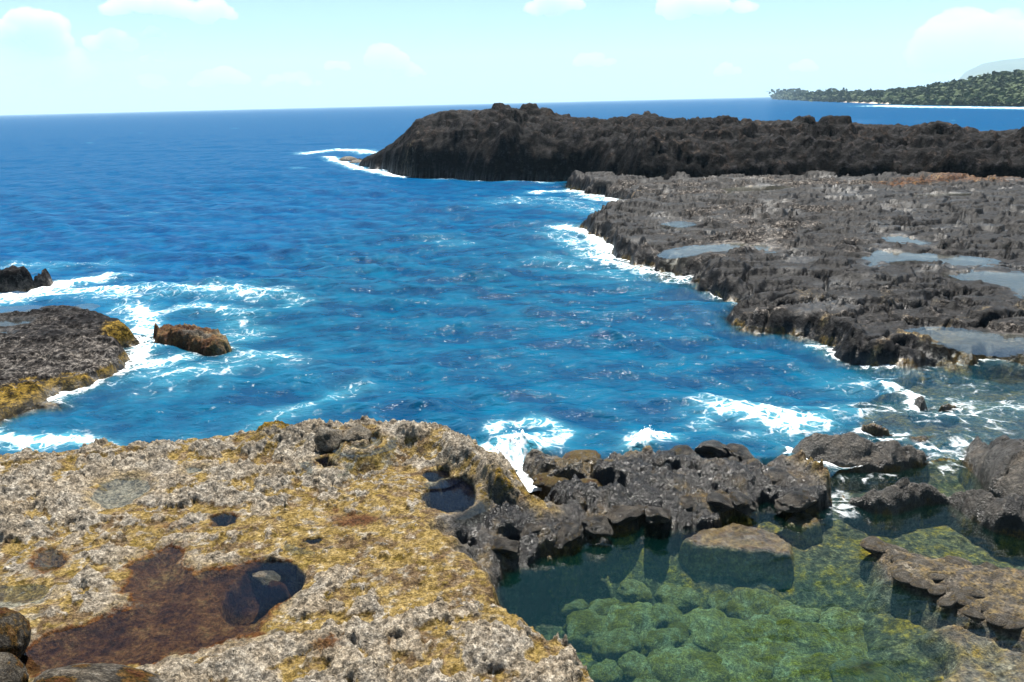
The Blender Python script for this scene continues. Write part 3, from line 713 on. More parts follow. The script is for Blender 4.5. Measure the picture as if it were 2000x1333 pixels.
right_rock('boulder', [(1880, 890, .1), (1890, 850, .3), (1905, 832, .4), (1950, 850, .45), (2000, 858, .5), (2200, 870, .5), (2300, 1000, 0), (2100, 1020, 0), (2000, 1000, 0), (1960, 985, 0), (1925, 965, 0), (1905, 930, 0), (1888, 910, 0)], .66, 761,
           'dark rugged rock mass at the right edge above the pool', (.72, 0, 0, 0), lumps=1.4, la=.4, round=.3)
# submerged weedy slab and its neighbour in the green pool
right_rock('submerged_slab', [(1335, 1062, -.1), (1380, 1040, -.1), (1430, 1030, -.1), (1500, 1042, -.1), (1548, 1072, -.1), (1545, 1095, -.1), (1450, 1088, -.1), (1360, 1075, -.1)], -.02, 771,
           'flat yellow weed covered slab just under the surface of the green pool', (.1, .9, .2, 0), lumps=3.0, la=.1)
right_rock('submerged_slab', [(1528, 1030, -.1), (1545, 1008, -.1), (1580, 1010, -.1), (1605, 1030, -.1), (1570, 1042, -.1)], -.05, 781,
           'smaller yellowish slab under water behind the flat weedy slab', (.3, .7, .3, 0), lumps=3.0, la=.1)

# ---- low cobbled slab on the right of the pool
S_POLY = poly([(1690, 1068, .1), (1705, 1052, .15), (1760, 1058, .15), (1800, 1075, .1), (1870, 1085, .1), (1930, 1100, .1), (2000, 1105, .1), (2300, 1150, .1), (2300, 1330), (2100, 1300), (2000, 1258), (1950, 1240), (1900, 1210), (1850, 1195), (1800, 1165), (1760, 1145), (1725, 1130), (1722, 1105), (1700, 1085)])
h_slab0 = platform(S_POLY, .12, 800, edge=(-.75, .22), floor=-1.4, warp_a=.08, warp_f=2.5, lump=.05, scale=2.5)
def h_slab(x, y):
    h, sd, k = h_slab0(x, y)
    return h, sd, attrs(h, .6 + .3 * k['low'], .42 + .9 * k['fine'] + .5 * k['low'], .22 + .6 * k['w'], .22 + .5 * k['low'], .55 + 0 * h)
T_POLY = poly([(1765, 1225, -.1), (1790, 1200, -.1), (1880, 1225, -.2), (1960, 1260, -.2), (2100, 1310, -.2), (2200, 1500, -.2), (1800, 1500, -.2), (1790, 1330, -.2), (1830, 1290, -.2), (1800, 1270, -.2)])
h_sunk0 = platform(T_POLY, -.03, 850, edge=(-.5, .3), floor=-1.9, warp_a=.12, warp_f=2, lump=.06, scale=2.5)
def h_sunk(x, y):
    h, sd, k = h_sunk0(x, y)
    return h, sd, attrs(h, .55 + 0 * h, .42 + .8 * k['fine'], .25 + .6 * k['w'], .32 + .6 * k['low'], .4 + 0 * h)
# ---- bottom of the green pool and the shallow inlet
FLOOR_POLY = poly([(800, 1250), (880, 1050), (1200, 930), (1440, 930), (1590, 930), (1640, 880), (1700, 790), (1760, 735), (1850, 715), (2000, 715), (2600, 730), (3200, 1400), (3200, 3000), (900, 3000)])
def h_floor(x, y):
    d = np.hypot(x, y); th = np.degrees(np.arctan2(x, y))
    deep = sstep(10.6, 9.3, d)
    right = sstep(24, 30, th)
    z = lerp(-.30, -.82, deep)
    z = lerp(z, -.32, right * sstep(8.0, 9.2, d))
    z = z + .06 * fbm(x * 1.2, y * 1.2, 4, 901) + .05 * fbm(x * 4, y * 4, 4, 903)
    sh = sstep(13.0, 14.5, d) * sstep(29, 33, th)
    reg = sstep(-.9, .0, poly_sd(x, y, FLOOR_POLY) + .5 * fbm(x * .7, y * .7, 4, 907))
    z = lerp(-6.0, z, reg)
    n = fbm(x * 1.7, y * 1.7, 4, 905)
    return z, zero(x) - 1, attrs(z, .75 + .4 * n, lerp(.10, .25, right) + .6 * n, .42 - .5 * n, .25 * sh, 0 * x)

def region_grid(P, pad, res):
    mn = P.min(0) - pad; mx = P.max(0) + pad
    xs = np.arange(mn[0], mx[0], res); ys = np.arange(mn[1], mx[1], res)
    return np.meshgrid(xs, ys)
def build_form(name, X, Y, fn, mat, cut=-1.5, **tags):
    h, sd, at = fn(X, Y)
    at['wet'] = at['wet'] * sstep(-.10, -.01, h)
    me = grid_mesh(name, X, Y, h, at, keep=h > cut)
    me.materials.append(mat)
    o = link(name, me)
    tag(o, **tags)
    return o

# foreground shelf
X, Y = np.meshgrid(np.arange(-10.5, 4.9, .0185), np.arange(4.3, 13.4, .0185))
build_form('rock_shelf', X, Y, h_shelf, M_SHELF, label='broad foreground rock shelf of pale crust and yellow weed, pitted with tide pools', cat='rock shelf', kind='structure')
# right lava shelf
X, Y = fan(1.5, 47, 540, np.geomspace(14.5, 60, 470))
build_form('lava_shelf', X, Y, h_lava, M_LAVA, label='wide flat grey and black lava shelf with puddles right of the bay', cat='rock shelf', kind='structure')
# headland
X, Y = fan(-14, 46, 520, np.geomspace(44, 100, 360))
build_form('headland', X, Y, h_head, M_HEAD, label='high black lava headland jutting into the sea behind the lava shelf', cat='headland', kind='structure')
# left shelf, far left rock, islet
X, Y = np.meshgrid(np.arange(-19, -7.5, .036), np.arange(14.0, 25.5, .036))
build_form('lava_shelf', X, Y, h_left, M_LAVA, label='grey lava shelf with brown weedy edge at the left side of the bay', cat='rock shelf', kind='structure')
X, Y = region_grid(F_POLY, 1.0, .07)
build_form('rock_outcrop', X, Y, h_far, M_LAVA, label='low black rock outcrop in foam behind the left lava shelf', cat='rock')
X, Y = region_grid(G_POLY, 1.2, .024)
build_form('rock_islet', X, Y, h_isl, M_SHELF, label='small islet covered in orange and brown weed off the left shelf', cat='islet')
for name, P, f, label in RIGHT_ROCKS:
    X, Y = region_grid(np.minimum(P, [13.5, 99]), .45, .02)
    build_form(name, X, Y, f, M_SHELF, cut=-1.3, label=label, cat='rock')
X, Y = region_grid(np.clip(S_POLY, [0, 0], [10.5, 99]), .3, .02)
build_form('rock_slab', X, Y, h_slab, M_SHELF, cut=-1.2, label='low brown cobbled rock slab on the right side of the green pool', cat='rock')
X, Y = region_grid(np.clip(T_POLY, [0, 0], [9, 99]), .4, .03)
build_form('submerged_slab', X, Y, h_sunk, M_SHELF, cut=-1.7, label='brown slab under water in the lower right corner of the green pool', cat='rock')
X, Y = np.meshgrid(np.arange(-.5, 16.0, .05), np.arange(4.5, 17.5, .05))
build_form('pool_floor', X, Y, h_floor, M_SHELF, cut=-9, label='weedy stone bottom of the green pool and inlet', cat='pool floor', kind='structure')

# ================================================================== WATER
FORMS = [(h_shelf, (-10.6, 4.9, 4.2, 14.0)), (h_lava, (1.0, 60, 12, 62)), (h_head, (-30, 75, 40, 102)), (h_left, (-20, -7, 13.5, 26)),
         (h_far, (F_POLY[:, 0].min() - 1.5, F_POLY[:, 0].max() + 1.5, F_POLY[:, 1].min() - 1.5, F_POLY[:, 1].max() + 1.5)), (h_isl, (G_POLY[:, 0].min() - 1.5, G_POLY[:, 0].max() + 1.5, G_POLY[:, 1].min() - 1.5, G_POLY[:, 1].max() + 1.5))]
for name, P, f, label in RIGHT_ROCKS:
    FORMS.append((f, (P[:, 0].min() - 1, P[:, 0].max() + 1, P[:, 1].min() - 1, P[:, 1].max() + 1)))
FORMS.append((h_slab, (S_POLY[:, 0].min() - 1, S_POLY[:, 0].max() + 1, S_POLY[:, 1].min() - 1, S_POLY[:, 1].max() + 1)))
FORMS.append((h_sunk, (T_POLY[:, 0].min() - 1, T_POLY[:, 0].max() + 1, T_POLY[:, 1].min() - 1, T_POLY[:, 1].max() + 1)))
FORMS.append((h_floor, (-.5, 16, 4.5, 17.5)))
def sea_bottom(x, y):
    h = np.full(x.shape, -6.0); sd = np.full(x.shape, -99.0)
    for f, (a, b_, c, d) in FORMS:
        m = (x > a) & (x < b_) & (y > c) & (y < d)
        if m.any():
            hh, s, _ = f(x[m], y[m])
            if f is not h_floor: hh = hh - 5 * sstep(.5, 3.5, -s)
            h[m] = np.maximum(h[m], hh)
            if f is not h_floor and f is not h_sunk: sd[m] = np.maximum(sd[m], s)
    return h, sd
# foam laid down by the swell: polyline in the photo's ground plane, half-width in m, strength
FOAM = [
    ([(-100, 590), (0, 578), (60, 570), (110, 560), (160, 552), (195, 546)], .55, 1.1), ([(-100, 600), (0, 590), (100, 572), (180, 570)], .5, .8), ([(90, 522), (150, 520), (200, 515)], .7, .42), ([(20, 520), (80, 522)], .5, .55),
    ([(180, 570), (260, 575), (340, 570), (420, 572), (500, 578)], .75, .72), ([(230, 595), (300, 605), (390, 600), (470, 612)], .5, .62), ([(270, 600), (290, 640)], .35, .9), ([(480, 620), (450, 650), (500, 640)], .4, .4),
    ([(290, 655), (275, 690), (250, 715), (300, 712), (360, 705)], .38, .85), ([(240, 740), (330, 735), (420, 715), (520, 698), (560, 705)], .5, .48), ([(300, 760), (380, 745), (470, 720)], .5, .4),
    ([(-50, 850), (20, 858), (90, 862), (140, 855), (200, 862)], .22, .95), ([(150, 880), (200, 870), (260, 880)], .18, .5), ([(330, 868), (420, 862), (520, 836), (590, 800), (650, 775)], .25, .42), ([(600, 795), (660, 770), (700, 755)], .25, .45),
    ([(530, 580), (590, 592), (560, 600)], .3, .5),
    ([(600, 300), (650, 293), (705, 294), (722, 300)], 1.1, .95), ([(640, 308), (690, 326), (740, 338), (790, 345)], .55, 1.0), ([(860, 350), (905, 346), (940, 354)], .5, .9), ([(1000, 357), (1030, 354), (1060, 359)], .5, .7),
    ([(1050, 375), (1110, 370), (1160, 384), (1215, 396), (1235, 404)], .8, .85), ([(1000, 395), (1080, 392), (1190, 412)], 1.4, .42), ([(1090, 440), (1140, 452), (1185, 480), (1180, 500)], .55, 1.0), ([(1085, 455), (1130, 480), (1160, 495)], .6, .6),
    ([(1170, 508), (1230, 524), (1300, 538), (1350, 547)], .4, .85), ([(1060, 500), (1150, 520), (1230, 545)], .6, .36), ([(850, 470), (900, 480)], .5, .34), ([(1430, 600), (1470, 592), (1510, 592)], .2, .7),
    ([(1595, 672), (1620, 682), (1640, 700)], .2, .8),
    ([(960, 852), (975, 832), (1030, 822), (1080, 830), (1105, 848), (1090, 870)], .14, .75), ([(990, 868), (1030, 862), (1060, 850)], .16, .6), ([(980, 905), (1005, 885), (1030, 880)], .36, 1.1), ([(940, 880), (960, 905), (985, 925)], .12, 1.0),
    ([(1000, 905), (1030, 950), (1060, 985), (1072, 1005)], .18, 1.1), ([(1060, 955), (1120, 965), (1215, 973)], .08, .85), ([(1235, 885), (1260, 868), (1300, 862)], .2, 1.05), ([(1240, 850), (1250, 870)], .12, .7),
    ([(1370, 830), (1390, 800), (1450, 785), (1520, 790)], .2, .55), ([(1400, 795), (1470, 800), (1530, 815), (1560, 840)], .38, .85), ([(1480, 820), (1540, 835), (1600, 830)], .3, .75), ([(1380, 830), (1420, 850), (1480, 848)], .18, .5),
    ([(1550, 800), (1620, 790), (1680, 785)], .2, .6), ([(1600, 815), (1680, 805), (1730, 790)], .22, .62), ([(1540, 880), (1555, 905), (1570, 925)], .1, 1.1), ([(1740, 745), (1770, 758), (1790, 770), (1785, 795)], .15, .95),
    ([(1780, 815), (1850, 810), (1930, 830)], .3, .48), ([(1900, 800), (1950, 790), (2010, 800), (2100, 790)], .5, .62), ([(1820, 875), (1860, 880), (1900, 868), (1905, 900), (1850, 905)], .3, .58), ([(1700, 862), (1760, 860)], .08, .9),
    ([(1700, 206.5), (1780, 208.8), (2000, 211.5), (2300, 217.5), (2600, 223)], 7.0, 1.0),
    ([(1640, 745), (1720, 740), (1800, 725)], .4, .36), ([(1610, 985), (1640, 975), (1660, 1000), (1630, 1010)], .16, .62), ([(1620, 930), (1680, 935), (1730, 930)], .12, .5), ([(1600, 960), (1640, 962)], .1, .5), ([(1850, 745), (1950, 750), (2100, 745)], .5, .35),
]
for i, (p, w, s) in enumerate(FOAM): FOAM[i] = (poly(p), w, s)
def foam_at(x, y, sd, seed=0):
    f = np.zeros(x.shape)
    wob = fbm(x * 1.3, y * 1.3, 4, 1001)
    for P, w, s in FOAM:
        mn = P.min(0) - 4 * w; mx = P.max(0) + 4 * w
        m = (x > mn[0]) & (x < mx[0]) & (y > mn[1]) & (y < mx[1])
        if not m.any(): continue
        d = line_d(x[m], y[m], P) * .72 + .6 * w * wob[m]
        f[m] = np.maximum(f[m], s * np.exp(-np.clip(d / w, 0, 9) ** 2 * .8))
    pat = np.clip(.62 + 1.1 * fbm(x * .7, y * .9, 5, 1005, .6), .15, 1.15)
    f = f * np.where(f > .95, 1.0, lerp(pat, 1.0, np.clip(f - .1, 0, 1) ** 2))
    shore = np.exp(-np.clip(-sd, 0, 9) / .16) * (0.30 + .75 * sstep(-.1, .35, fbm(x * .8, y * .8, 4, 1003)))
    return np.clip(np.maximum(f, shore * .75), 0, 1.1)

WP = poly([(930, 1110), (1240, 1000), (1440, 965), (1590, 965), (1640, 925), (1700, 912), (1820, 905), (1900, 895), (2000, 875), (2900, 880), (2900, 2600), (850, 2600)])
# sea sheet: rows closer together towards the shore, out to the horizon
dep = np.concatenate([np.array([.0235, .03, .045, .065, .09]), np.linspace(.12, 27.5, 505)])
ds = (CAM_H / np.tan(np.radians(dep)))
ths = np.concatenate([np.linspace(-65, -42, 24, endpoint=False), np.linspace(-42, 42, 760, endpoint=False), np.linspace(42, 65, 24)])
X, Y = fan(ths, None, None, ds)
def waves(X, Y, dl, comps, seed):
    rg = np.random.default_rng(seed)
    dx = zero(X); dy = zero(X); dz = zero(X)
    for lam0, lam1, n, steep, spread, main in comps:
        for i in range(n):
            lam = lam0 * (lam1 / lam0) ** ((i + rg.random()) / n)
            a = main + spread * (rg.random() - .5) * 2
            k = 2 * math.pi / lam
            amp = steep * lam / (2 * math.pi) / math.sqrt(n) * 1.6
            fade = sstep(2.2, 4.5, lam / dl) * amp
            ph = k * (X * math.sin(a) + Y * math.cos(a)) + rg.random() * 6.283
            dz += fade * np.sin(ph)
            c = fade * np.cos(ph) * .7
            dx -= c * math.sin(a) * -1; dy -= c * math.cos(a) * -1
    return dx, dy, dz
D = np.hypot(X, Y)
dl = np.maximum(D * D / CAM_H * R(.054) * .45, D * R(.11))
mod = .65 + .5 * fbm(X * .08, Y * .08, 3, 1101) + .25 * fbm(X * .5, Y * .5, 2, 1102)
dx, dy, dz = waves(X, Y, dl, [(.35, 1.2, 26, .19, 1.1, math.pi + .35), (1.2, 4.0, 22, .20, .7, math.pi + .25), (4, 14, 10, .06, .5, math.pi + .3)], 5)
dzs = waves(X, Y, dl * 1.6, [(.35, 1.2, 26, .19, 1.1, math.pi + .35), (1.2, 2.6, 14, .13, .8, math.pi + .25)], 5)[2]
hb, sd = sea_bottom(X, Y)
shal = sstep(-.3, 1.2, -hb)
calm_in = .35 + .65 * shal
Z = dz * mod * calm_in
foam = foam_at(X, Y, sd)
far = sstep(60, 500, D)
foam = np.maximum(foam, .36 * sstep(.42, .62, fbm(X * .11, Y * .22, 4, 1105)) * sstep(25, 45, D) * (1 - far))
Z = Z + .10 * foam * (.4 + fbm(X * 3, Y * 3, 4, 1107)) + .30 * np.clip(blob(X, Y, 1003, 893, .34, .3, 0) + .6 * blob(X, Y, 1265, 866, .2, .2, 0), 0, 1) * (.55 + .9 * np.abs(fbm(X * 5, Y * 5, 4, 1109)))
wp = poly_sd(X, Y, WP)
keep = (hb < .30) & (wp < .06)
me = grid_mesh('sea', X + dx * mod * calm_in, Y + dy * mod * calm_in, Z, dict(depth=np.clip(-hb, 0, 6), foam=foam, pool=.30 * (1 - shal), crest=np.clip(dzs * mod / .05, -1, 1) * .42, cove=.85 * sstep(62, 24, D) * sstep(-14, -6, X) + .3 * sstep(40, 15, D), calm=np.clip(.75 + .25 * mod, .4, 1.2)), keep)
me.materials.append(M_WATER)
tag(link('sea', me), 'deep blue rippled sea reaching to the horizon', 'sea', kind='structure')
# green pool
dep = np.linspace(20, 46, 330); ds = CAM_H / np.tan(np.radians(dep))
X, Y = fan(-4, 46, 520, ds)
D = np.hypot(X, Y)
wp = poly_sd(X, Y, WP)
hb, sd = sea_bottom(X, Y)
th = np.degrees(np.arctan2(X, Y))
rip = np.clip(.12 + .9 * sstep(14, 22, th) * sstep(11.5, 9.5, D) + .3 * sstep(24, 30, th), 0, 1)
dx, dy, dz = waves(X, Y, D * .0025, [(.10, .32, 26, .16, .55, math.pi * .85), (.3, .8, 10, .06, .6, math.pi * .9)], 9)
me = grid_mesh('tide_pool', X, Y, dz * rip, dict(depth=np.clip(-hb, 0, 6), foam=foam_at(X, Y, np.full_like(sd, -9.0)), pool=np.ones_like(X), crest=0 * X, cove=0 * X, calm=.06 + .12 * rip), (wp > 0) & (hb < .2))
me.materials.append(M_WATER)
tag(link('tide_pool', me), 'large clear green pool with boulders on its bottom', 'tide pool', kind='structure')
# puddles
def puddle(q, fn, res):
    P = q['P']
    X, Y = region_grid(P, .25, res)
    hh, _, _ = fn(X, Y)
    ps = poly_sd(X, Y, P)
    me = grid_mesh('tide_pool', X, Y, np.full(X.shape, q['lev'] + .0), dict(depth=np.clip(q['lev'] - hh, 0, 3)), (ps > -.22) & (hh < q['lev'] + .02))
    if not len(me.polygons): return
    me.materials.append(M_PUDDLE)
    tag(link('tide_pool', me), q['lab'], 'tide pool', 'tide pools and puddles on the rock', 'structure')
for q in A_POOLS: puddle(q, h_shelf, .03)
for q in C_PUD: puddle(q, h_lava, .10)
for q in E_PUD: puddle(q, h_left, .05)

# ================================================================== LOOSE ROCKS
def boulder_mesh(name, seed, sub=4, rough=.22, squash=.75, at=None, blocky=0.0):
    bm = bmesh.new(); bmesh.ops.create_icosphere(bm, subdivisions=sub, radius=1.0)
    V = np.array([v.co[:] for v in bm.verts]); F = np.array([[v.index for v in f.verts] for f in bm.faces]); bm.free()
    d = fbm3(V * 1.3 + seed * 3.7, 3, seed) * rough * 1.5 + fbm3(V * 3.4 + seed, 4, seed + 9, .6) * rough * .7
    if blocky:   # a few flat broken faces
        rg = np.random.default_rng(seed)
        for i in range(13):
            n = rg.normal(size=3); n /= np.linalg.norm(n); c = .55 + .3 * rg.random()
            q = V @ n
            V = V - np.outer(np.maximum(q - c, 0) * blocky, n)
    V = V * (1 + d)[:, None]
    V[:, 2] *= squash
    n = fbm3(V * 2.6 + 11, 4, seed + 21)
    a = dict(dark=0, ochre=0, olive=0, weed=0, wet=.2); a.update(at or {})
    A = {}
    for k, v in a.items(): A[k] = np.clip(v + (n * .9 if 0 < v < 1 and k != 'wet' else 0), 0, 1) if not callable(v) else v(V, n)
    me = np_mesh(name, V, F, A)
    me.materials.append(M_SHELF)
    return me
KINDS = {
    'pool': [boulder_mesh('boulder', 40 + i, 4, .26, .72, dict(dark=0, ochre=.72, olive=.33, weed=0, wet=0)) for i in range(5)],
    'dark': [boulder_mesh('boulder', 60 + i, 4, .20, .70, dict(dark=.72, olive=.2, wet=.9), .92) for i in range(6)],
    'grey': [boulder_mesh('boulder', 80 + i, 4, .22, .75, dict(dark=.22, wet=.05), .8) for i in range(3)],
    'brown': [boulder_mesh('boulder', 90 + i, 4, .20, .72, dict(dark=.5, olive=.7, weed=.25, wet=.5), .2) for i in range(3)],
    'cobble': [boulder_mesh('cobble', 100 + i, 3, .20, .55, dict(dark=.5, ochre=.2, wet=.45), .3) for i in range(4)],
    'shade': [boulder_mesh('boulder', 120 + i, 5, .10, .85, dict(dark=.75, olive=.3, weed=.25, wet=0)) for i in range(3)],
}
_cnt = {}
ORD = 'first second third fourth fifth sixth seventh eighth ninth tenth eleventh twelfth'.split()
def rock(kind, name, px, py, rpx, z, label, group=None, sx=1.25, sy=1.0, sz=1.0, sink=.25, cat='rock'):
    i = _cnt.get(kind, 0); _cnt[kind] = i + 1
    x, y = G(px, py, z)
    d = math.sqrt(x * x + y * y + (CAM_H - z) ** 2)
    r = rpx / FPX * d
    o = link(name, KINDS[kind][i % len(KINDS[kind])])
    rg = random.Random(i * 77 + len(kind))
    o.location = (x, y, z - r * sink * sz)
    o.rotation_euler = (rg.uniform(-.25, .25), rg.uniform(-.25, .25), rg.uniform(0, 6.28) if abs(sx - sy) < .3 else rg.uniform(-.3, .3))
    o.scale = (r * sx, r * sy, r * sz)
    tag(o, label, cat, group)
    return o
POOLB = [(1270, 1125, 35), (1318, 1112, 22), (1240, 1150, 40), (1185, 1185, 42), (1330, 1160, 45), (1410, 1165, 40), (1475, 1180, 58), (1300, 1200, 40), (1232, 1215, 45), (1392, 1230, 45), (1335, 1235, 30), (1442, 1255, 45),
         (1362, 1268, 30), (1290, 1250, 45), (1205, 1255, 40), (1150, 1222, 35), (1502, 1240, 40), (1552, 1205, 45), (1522, 1290, 50), (1452, 1312, 45), (1382, 1310, 50), (1312, 1310, 45), (1245, 1300, 45), (1592, 1262, 50), (1642, 1230, 40),
         (1602, 1322, 50), (1662, 1290, 40), (1180, 1310, 40), (1560, 1150, 30), (1622, 1178, 35), (1680, 1200, 30), (1500, 1130, 26), (1590, 1110, 28), (1420, 1130, 28), (1120, 1180, 26), (1700, 1250, 34), (1740, 1290, 34),
         (1270, 1345, 45), (1350, 1352, 45), (1430, 1352, 40), (1520, 1350, 45), (1680, 1350, 45)]
for px, py, r in POOLB:
    rock('pool', 'boulder', px, py, r * (.85, 1.45, 1.1, .7, 1.3)[(px * 7 + py) % 5], -.62, 'rounded green weed covered boulder on the bottom of the clear pool', 'boulders on the pool bottom', sx=1.15, sy=1.0, sz=.95, sink=.35)
rock('brown', 'boulder', 1702, 1335, 55, -.45, 'orange brown boulder under water at the lower edge of the green pool', None, sink=.3)
rock('pool', 'boulder', 1860, 1330, 75, -.6, 'wide dim olive boulder under water in the lower right corner', None, sx=1.5, sink=.4)
rock('grey', 'boulder', 640, 848, 30, .86, 'pale grey rounded boulder, left of the two on the shelf rim', None, sx=1.2)
rock('grey', 'boulder', 697, 843, 30, .86, 'pale grey blocky boulder beside the blue puddle, right of the pair', None, sx=1.0)
rock('dark', 'boulder', 898, 905, 38, .42, 'grey angular rock beside the small round hole', None, sx=1.1, sz=.9)
rock('dark', 'boulder', 962, 938, 28, .36, 'small black rock between round pool and splashing channel', None, sx=1.3)
rock('grey', 'boulder', 520, 1128, 20, .42, 'pale stone standing in the deep end of the rusty pool', None, sx=1.5, sz=.6)
RIM_FRONT = [(925, 1030, 46), (1005, 1008, 48), (1045, 1045, 40), (985, 1082, 40), (1105, 1058, 40), (1165, 1050, 30), (1215, 1015, 42), (1275, 1022, 38), (1320, 1028, 30), (1395, 978, 30)]
RIM_FRONT = [(925, 1022, 40), (1000, 1000, 40), (985, 1062, 34), (1045, 1030, 34), (1105, 1035, 32), (1165, 1022, 26), (1220, 995, 34), (1285, 1000, 32), (1345, 975, 30), (1400, 975, 28), (1450, 970, 30), (1555, 968, 32)]
RIM_BACK = [(1275, 935, 28), (1300, 898, 34), (1335, 878, 30), (1392, 872, 34), (1450, 882, 32), (1505, 925, 34)]
for i, (px, py, r) in enumerate(sorted(RIM_FRONT)):
    rock('dark', 'boulder', px, py, r, .26, 'dark wet lava boulder on the pool side of the rim, %s from the left' % ORD[i], 'lava boulders of the pool rim', sx=1.25, sz=.75, sink=.35)
for i, (px, py, r) in enumerate(sorted(RIM_BACK)):
    rock('dark', 'boulder', px, py, r, .26, 'dark grey lava boulder on the bay side of the rim, %s from the left' % ORD[i], 'lava boulders of the pool rim', sx=1.25, sz=.75, sink=.35)
for i, (px, py, r) in enumerate(sorted([(1070, 905, 34), (1130, 895, 36), (1190, 912, 34), (1090, 940, 28), (1160, 945, 30), (1065, 935, 20), (1225, 930, 30)])):
    rock('brown', 'boulder', px, py, r, .22, 'brown weed covered rock beside the foaming channel, %s from the left' % ORD[i], 'weedy rocks beside the foaming channel', sx=1.25, sz=.8, sink=.3)
COB = [(1715, 1062, 24), (1745, 1068, 20), (1790, 1098, 26), (1765, 1120, 20), (1830, 1118, 28), (1870, 1092, 22), (1930, 1106, 13), (1925, 1130, 20), (1905, 1152, 25), (1960, 1122, 22), (1985, 1138, 18), (1870, 1150, 15), (1888, 1168, 20), (1940, 1182, 20),
       (1800, 1137, 15), (1760, 1088, 15), (1990, 1168, 20), (1960, 1202, 22), (1902, 1196, 14), (1850, 1172, 14), (1985, 1215, 18), (1830, 1150, 12)]
for px, py, r in COB:
    rock('cobble', 'cobble', px, py, r, .12, 'dark rounded cobble bedded in the low brown slab', 'cobbles in the brown slab', sx=1.3, sz=.8, sink=.42)
rock('shade', 'boulder', -8, 1262, 48, .66, 'dark rounded boulder at the left edge of the bottom corner, upper one', None, sx=1.0, sz=1.1, sink=-.2)
rock('shade', 'boulder', -8, 1345, 46, .66, 'dark rounded boulder in the bottom left corner under another', None, sx=1.0, sz=1.0, sink=-.2)
rock('shade', 'boulder', 205, 1362, 62, .62, 'wide dark boulder cut by the bottom edge of the picture', None, sx=2.1, sz=.8, sink=0)
rock('brown', 'boulder', 1252, 388, 22, .45, 'reddish brown block at the bay corner of the lava shelf', None, sx=.8, sz=1.3, sink=.2)
rock('grey', 'boulder', 1732, 331, 5, 1.1, 'tiny pale speck at the foot of the headland', None, sx=1, sink=.1)  # small grey lump added for a pale speck
for px, py, r, lab in [(678, 312, 13, 'low tan rock in foam, outermost off the headland tip'), (697, 317, 13, 'low tan rock in foam touching the headland tip')]:
    rock('cobble', 'boulder', px, py, r, .1, lab, None, sx=1.6, sz=1.4)

# ================================================================== FAR COAST
def pix_th(px, py=195):
    d = ray(px, py); return math.degrees(math.atan2(d[0], d[1]))
_base = [(1518, 193.3), (1545, 195), (1580, 197), (1620, 199), (1700, 202), (1760, 204.5), (1850, 206.5), (2000, 208.5), (2300, 214), (2800, 224)]
_top = [(1518, 191), (1535, 181), (1560, 179), (1580, 177), (1640, 173), (1700, 168), (1760, 163), (1800, 160), (1850, 154), (1900, 147), (1950, 135), (2000, 130), (2200, 112), (2800, 90)]
B_TH = np.array([pix_th(a, b_) for a, b_ in _base]); B_D = np.array([math.hypot(*G(a, b_, 0)) for a, b_ in _base])
def coast_base(th): return np.exp(np.interp(th, B_TH, np.log(B_D)))
T_TH = np.array([pix_th(a, b_) for a, b_ in _top])
T_Z = []
for (a, b_), t in zip(_top, T_TH):
    db = float(coast_base(t)); dr = db * 1.32
    T_Z.append(at_dist(a, b_ + 27, dr)[2])
T_Z = np.array(T_Z)
def coast(th, s):
    db = coast_base(th); d = db * (1 + .32 * s)
    zr = np.interp(th, T_TH, T_Z)
    z = .4 + (zr - .4) * (.10 * sstep(0, .05, s) + .90 * sstep(0, 1, s) ** .9) * (1 - .5 * sstep(1.0, 2.2, s))
    return d, z
TH, S = np.meshgrid(np.linspace(T_TH[0], 48, 260), np.linspace(0, 2.2, 60))
Dc, Zc = coast(TH, S)
Xc = Dc * np.sin(np.radians(TH)); Yc = Dc * np.cos(np.radians(TH))
Zc = Zc + S * .01 * Dc * fbm(Xc * .012, Yc * .012, 4, 1201)
bh = NB('coast_soil')
bh.pbr(bh.ramp(bh.noise(.05, 5, .6), [(.35, (.05, .07, .02)), (.6, (.10, .11, .035)), (.75, (.20, .13, .07))]), .95)
me = grid_mesh('hill', Xc, Yc, np.where(S < .001, -2, Zc)); me.materials.append(bh.m)
tag(link('hill', me), 'low wooded coastal hill across the water on the right', 'hill', kind='structure')
# beach strip in front of it
TH, S = np.meshgrid(np.linspace(pix_th(1600), pix_th(1775), 80), np.linspace(0, 1, 6))
db = coast_base(TH)
wd = .045 * sstep(pix_th(1600), pix_th(1650), TH) * sstep(pix_th(1775), pix_th(1740), TH) + .004
Dc = db * (1 - wd * S + .01)
Zc = lerp(1.2, -.4, S)
bs = NB('beach_sand'); bs.pbr(bs.ramp(bs.noise(.2, 4), [(.3, (.50, .36, .25)), (.7, (.66, .52, .40))]), .9)
me = grid_mesh('beach', Dc * np.sin(np.radians(TH)), Dc * np.cos(np.radians(TH)), Zc); me.materials.append(bs.m)
tag(link('beach', me), 'narrow pale sand beach below the wooded hill', 'beach', kind='structure')

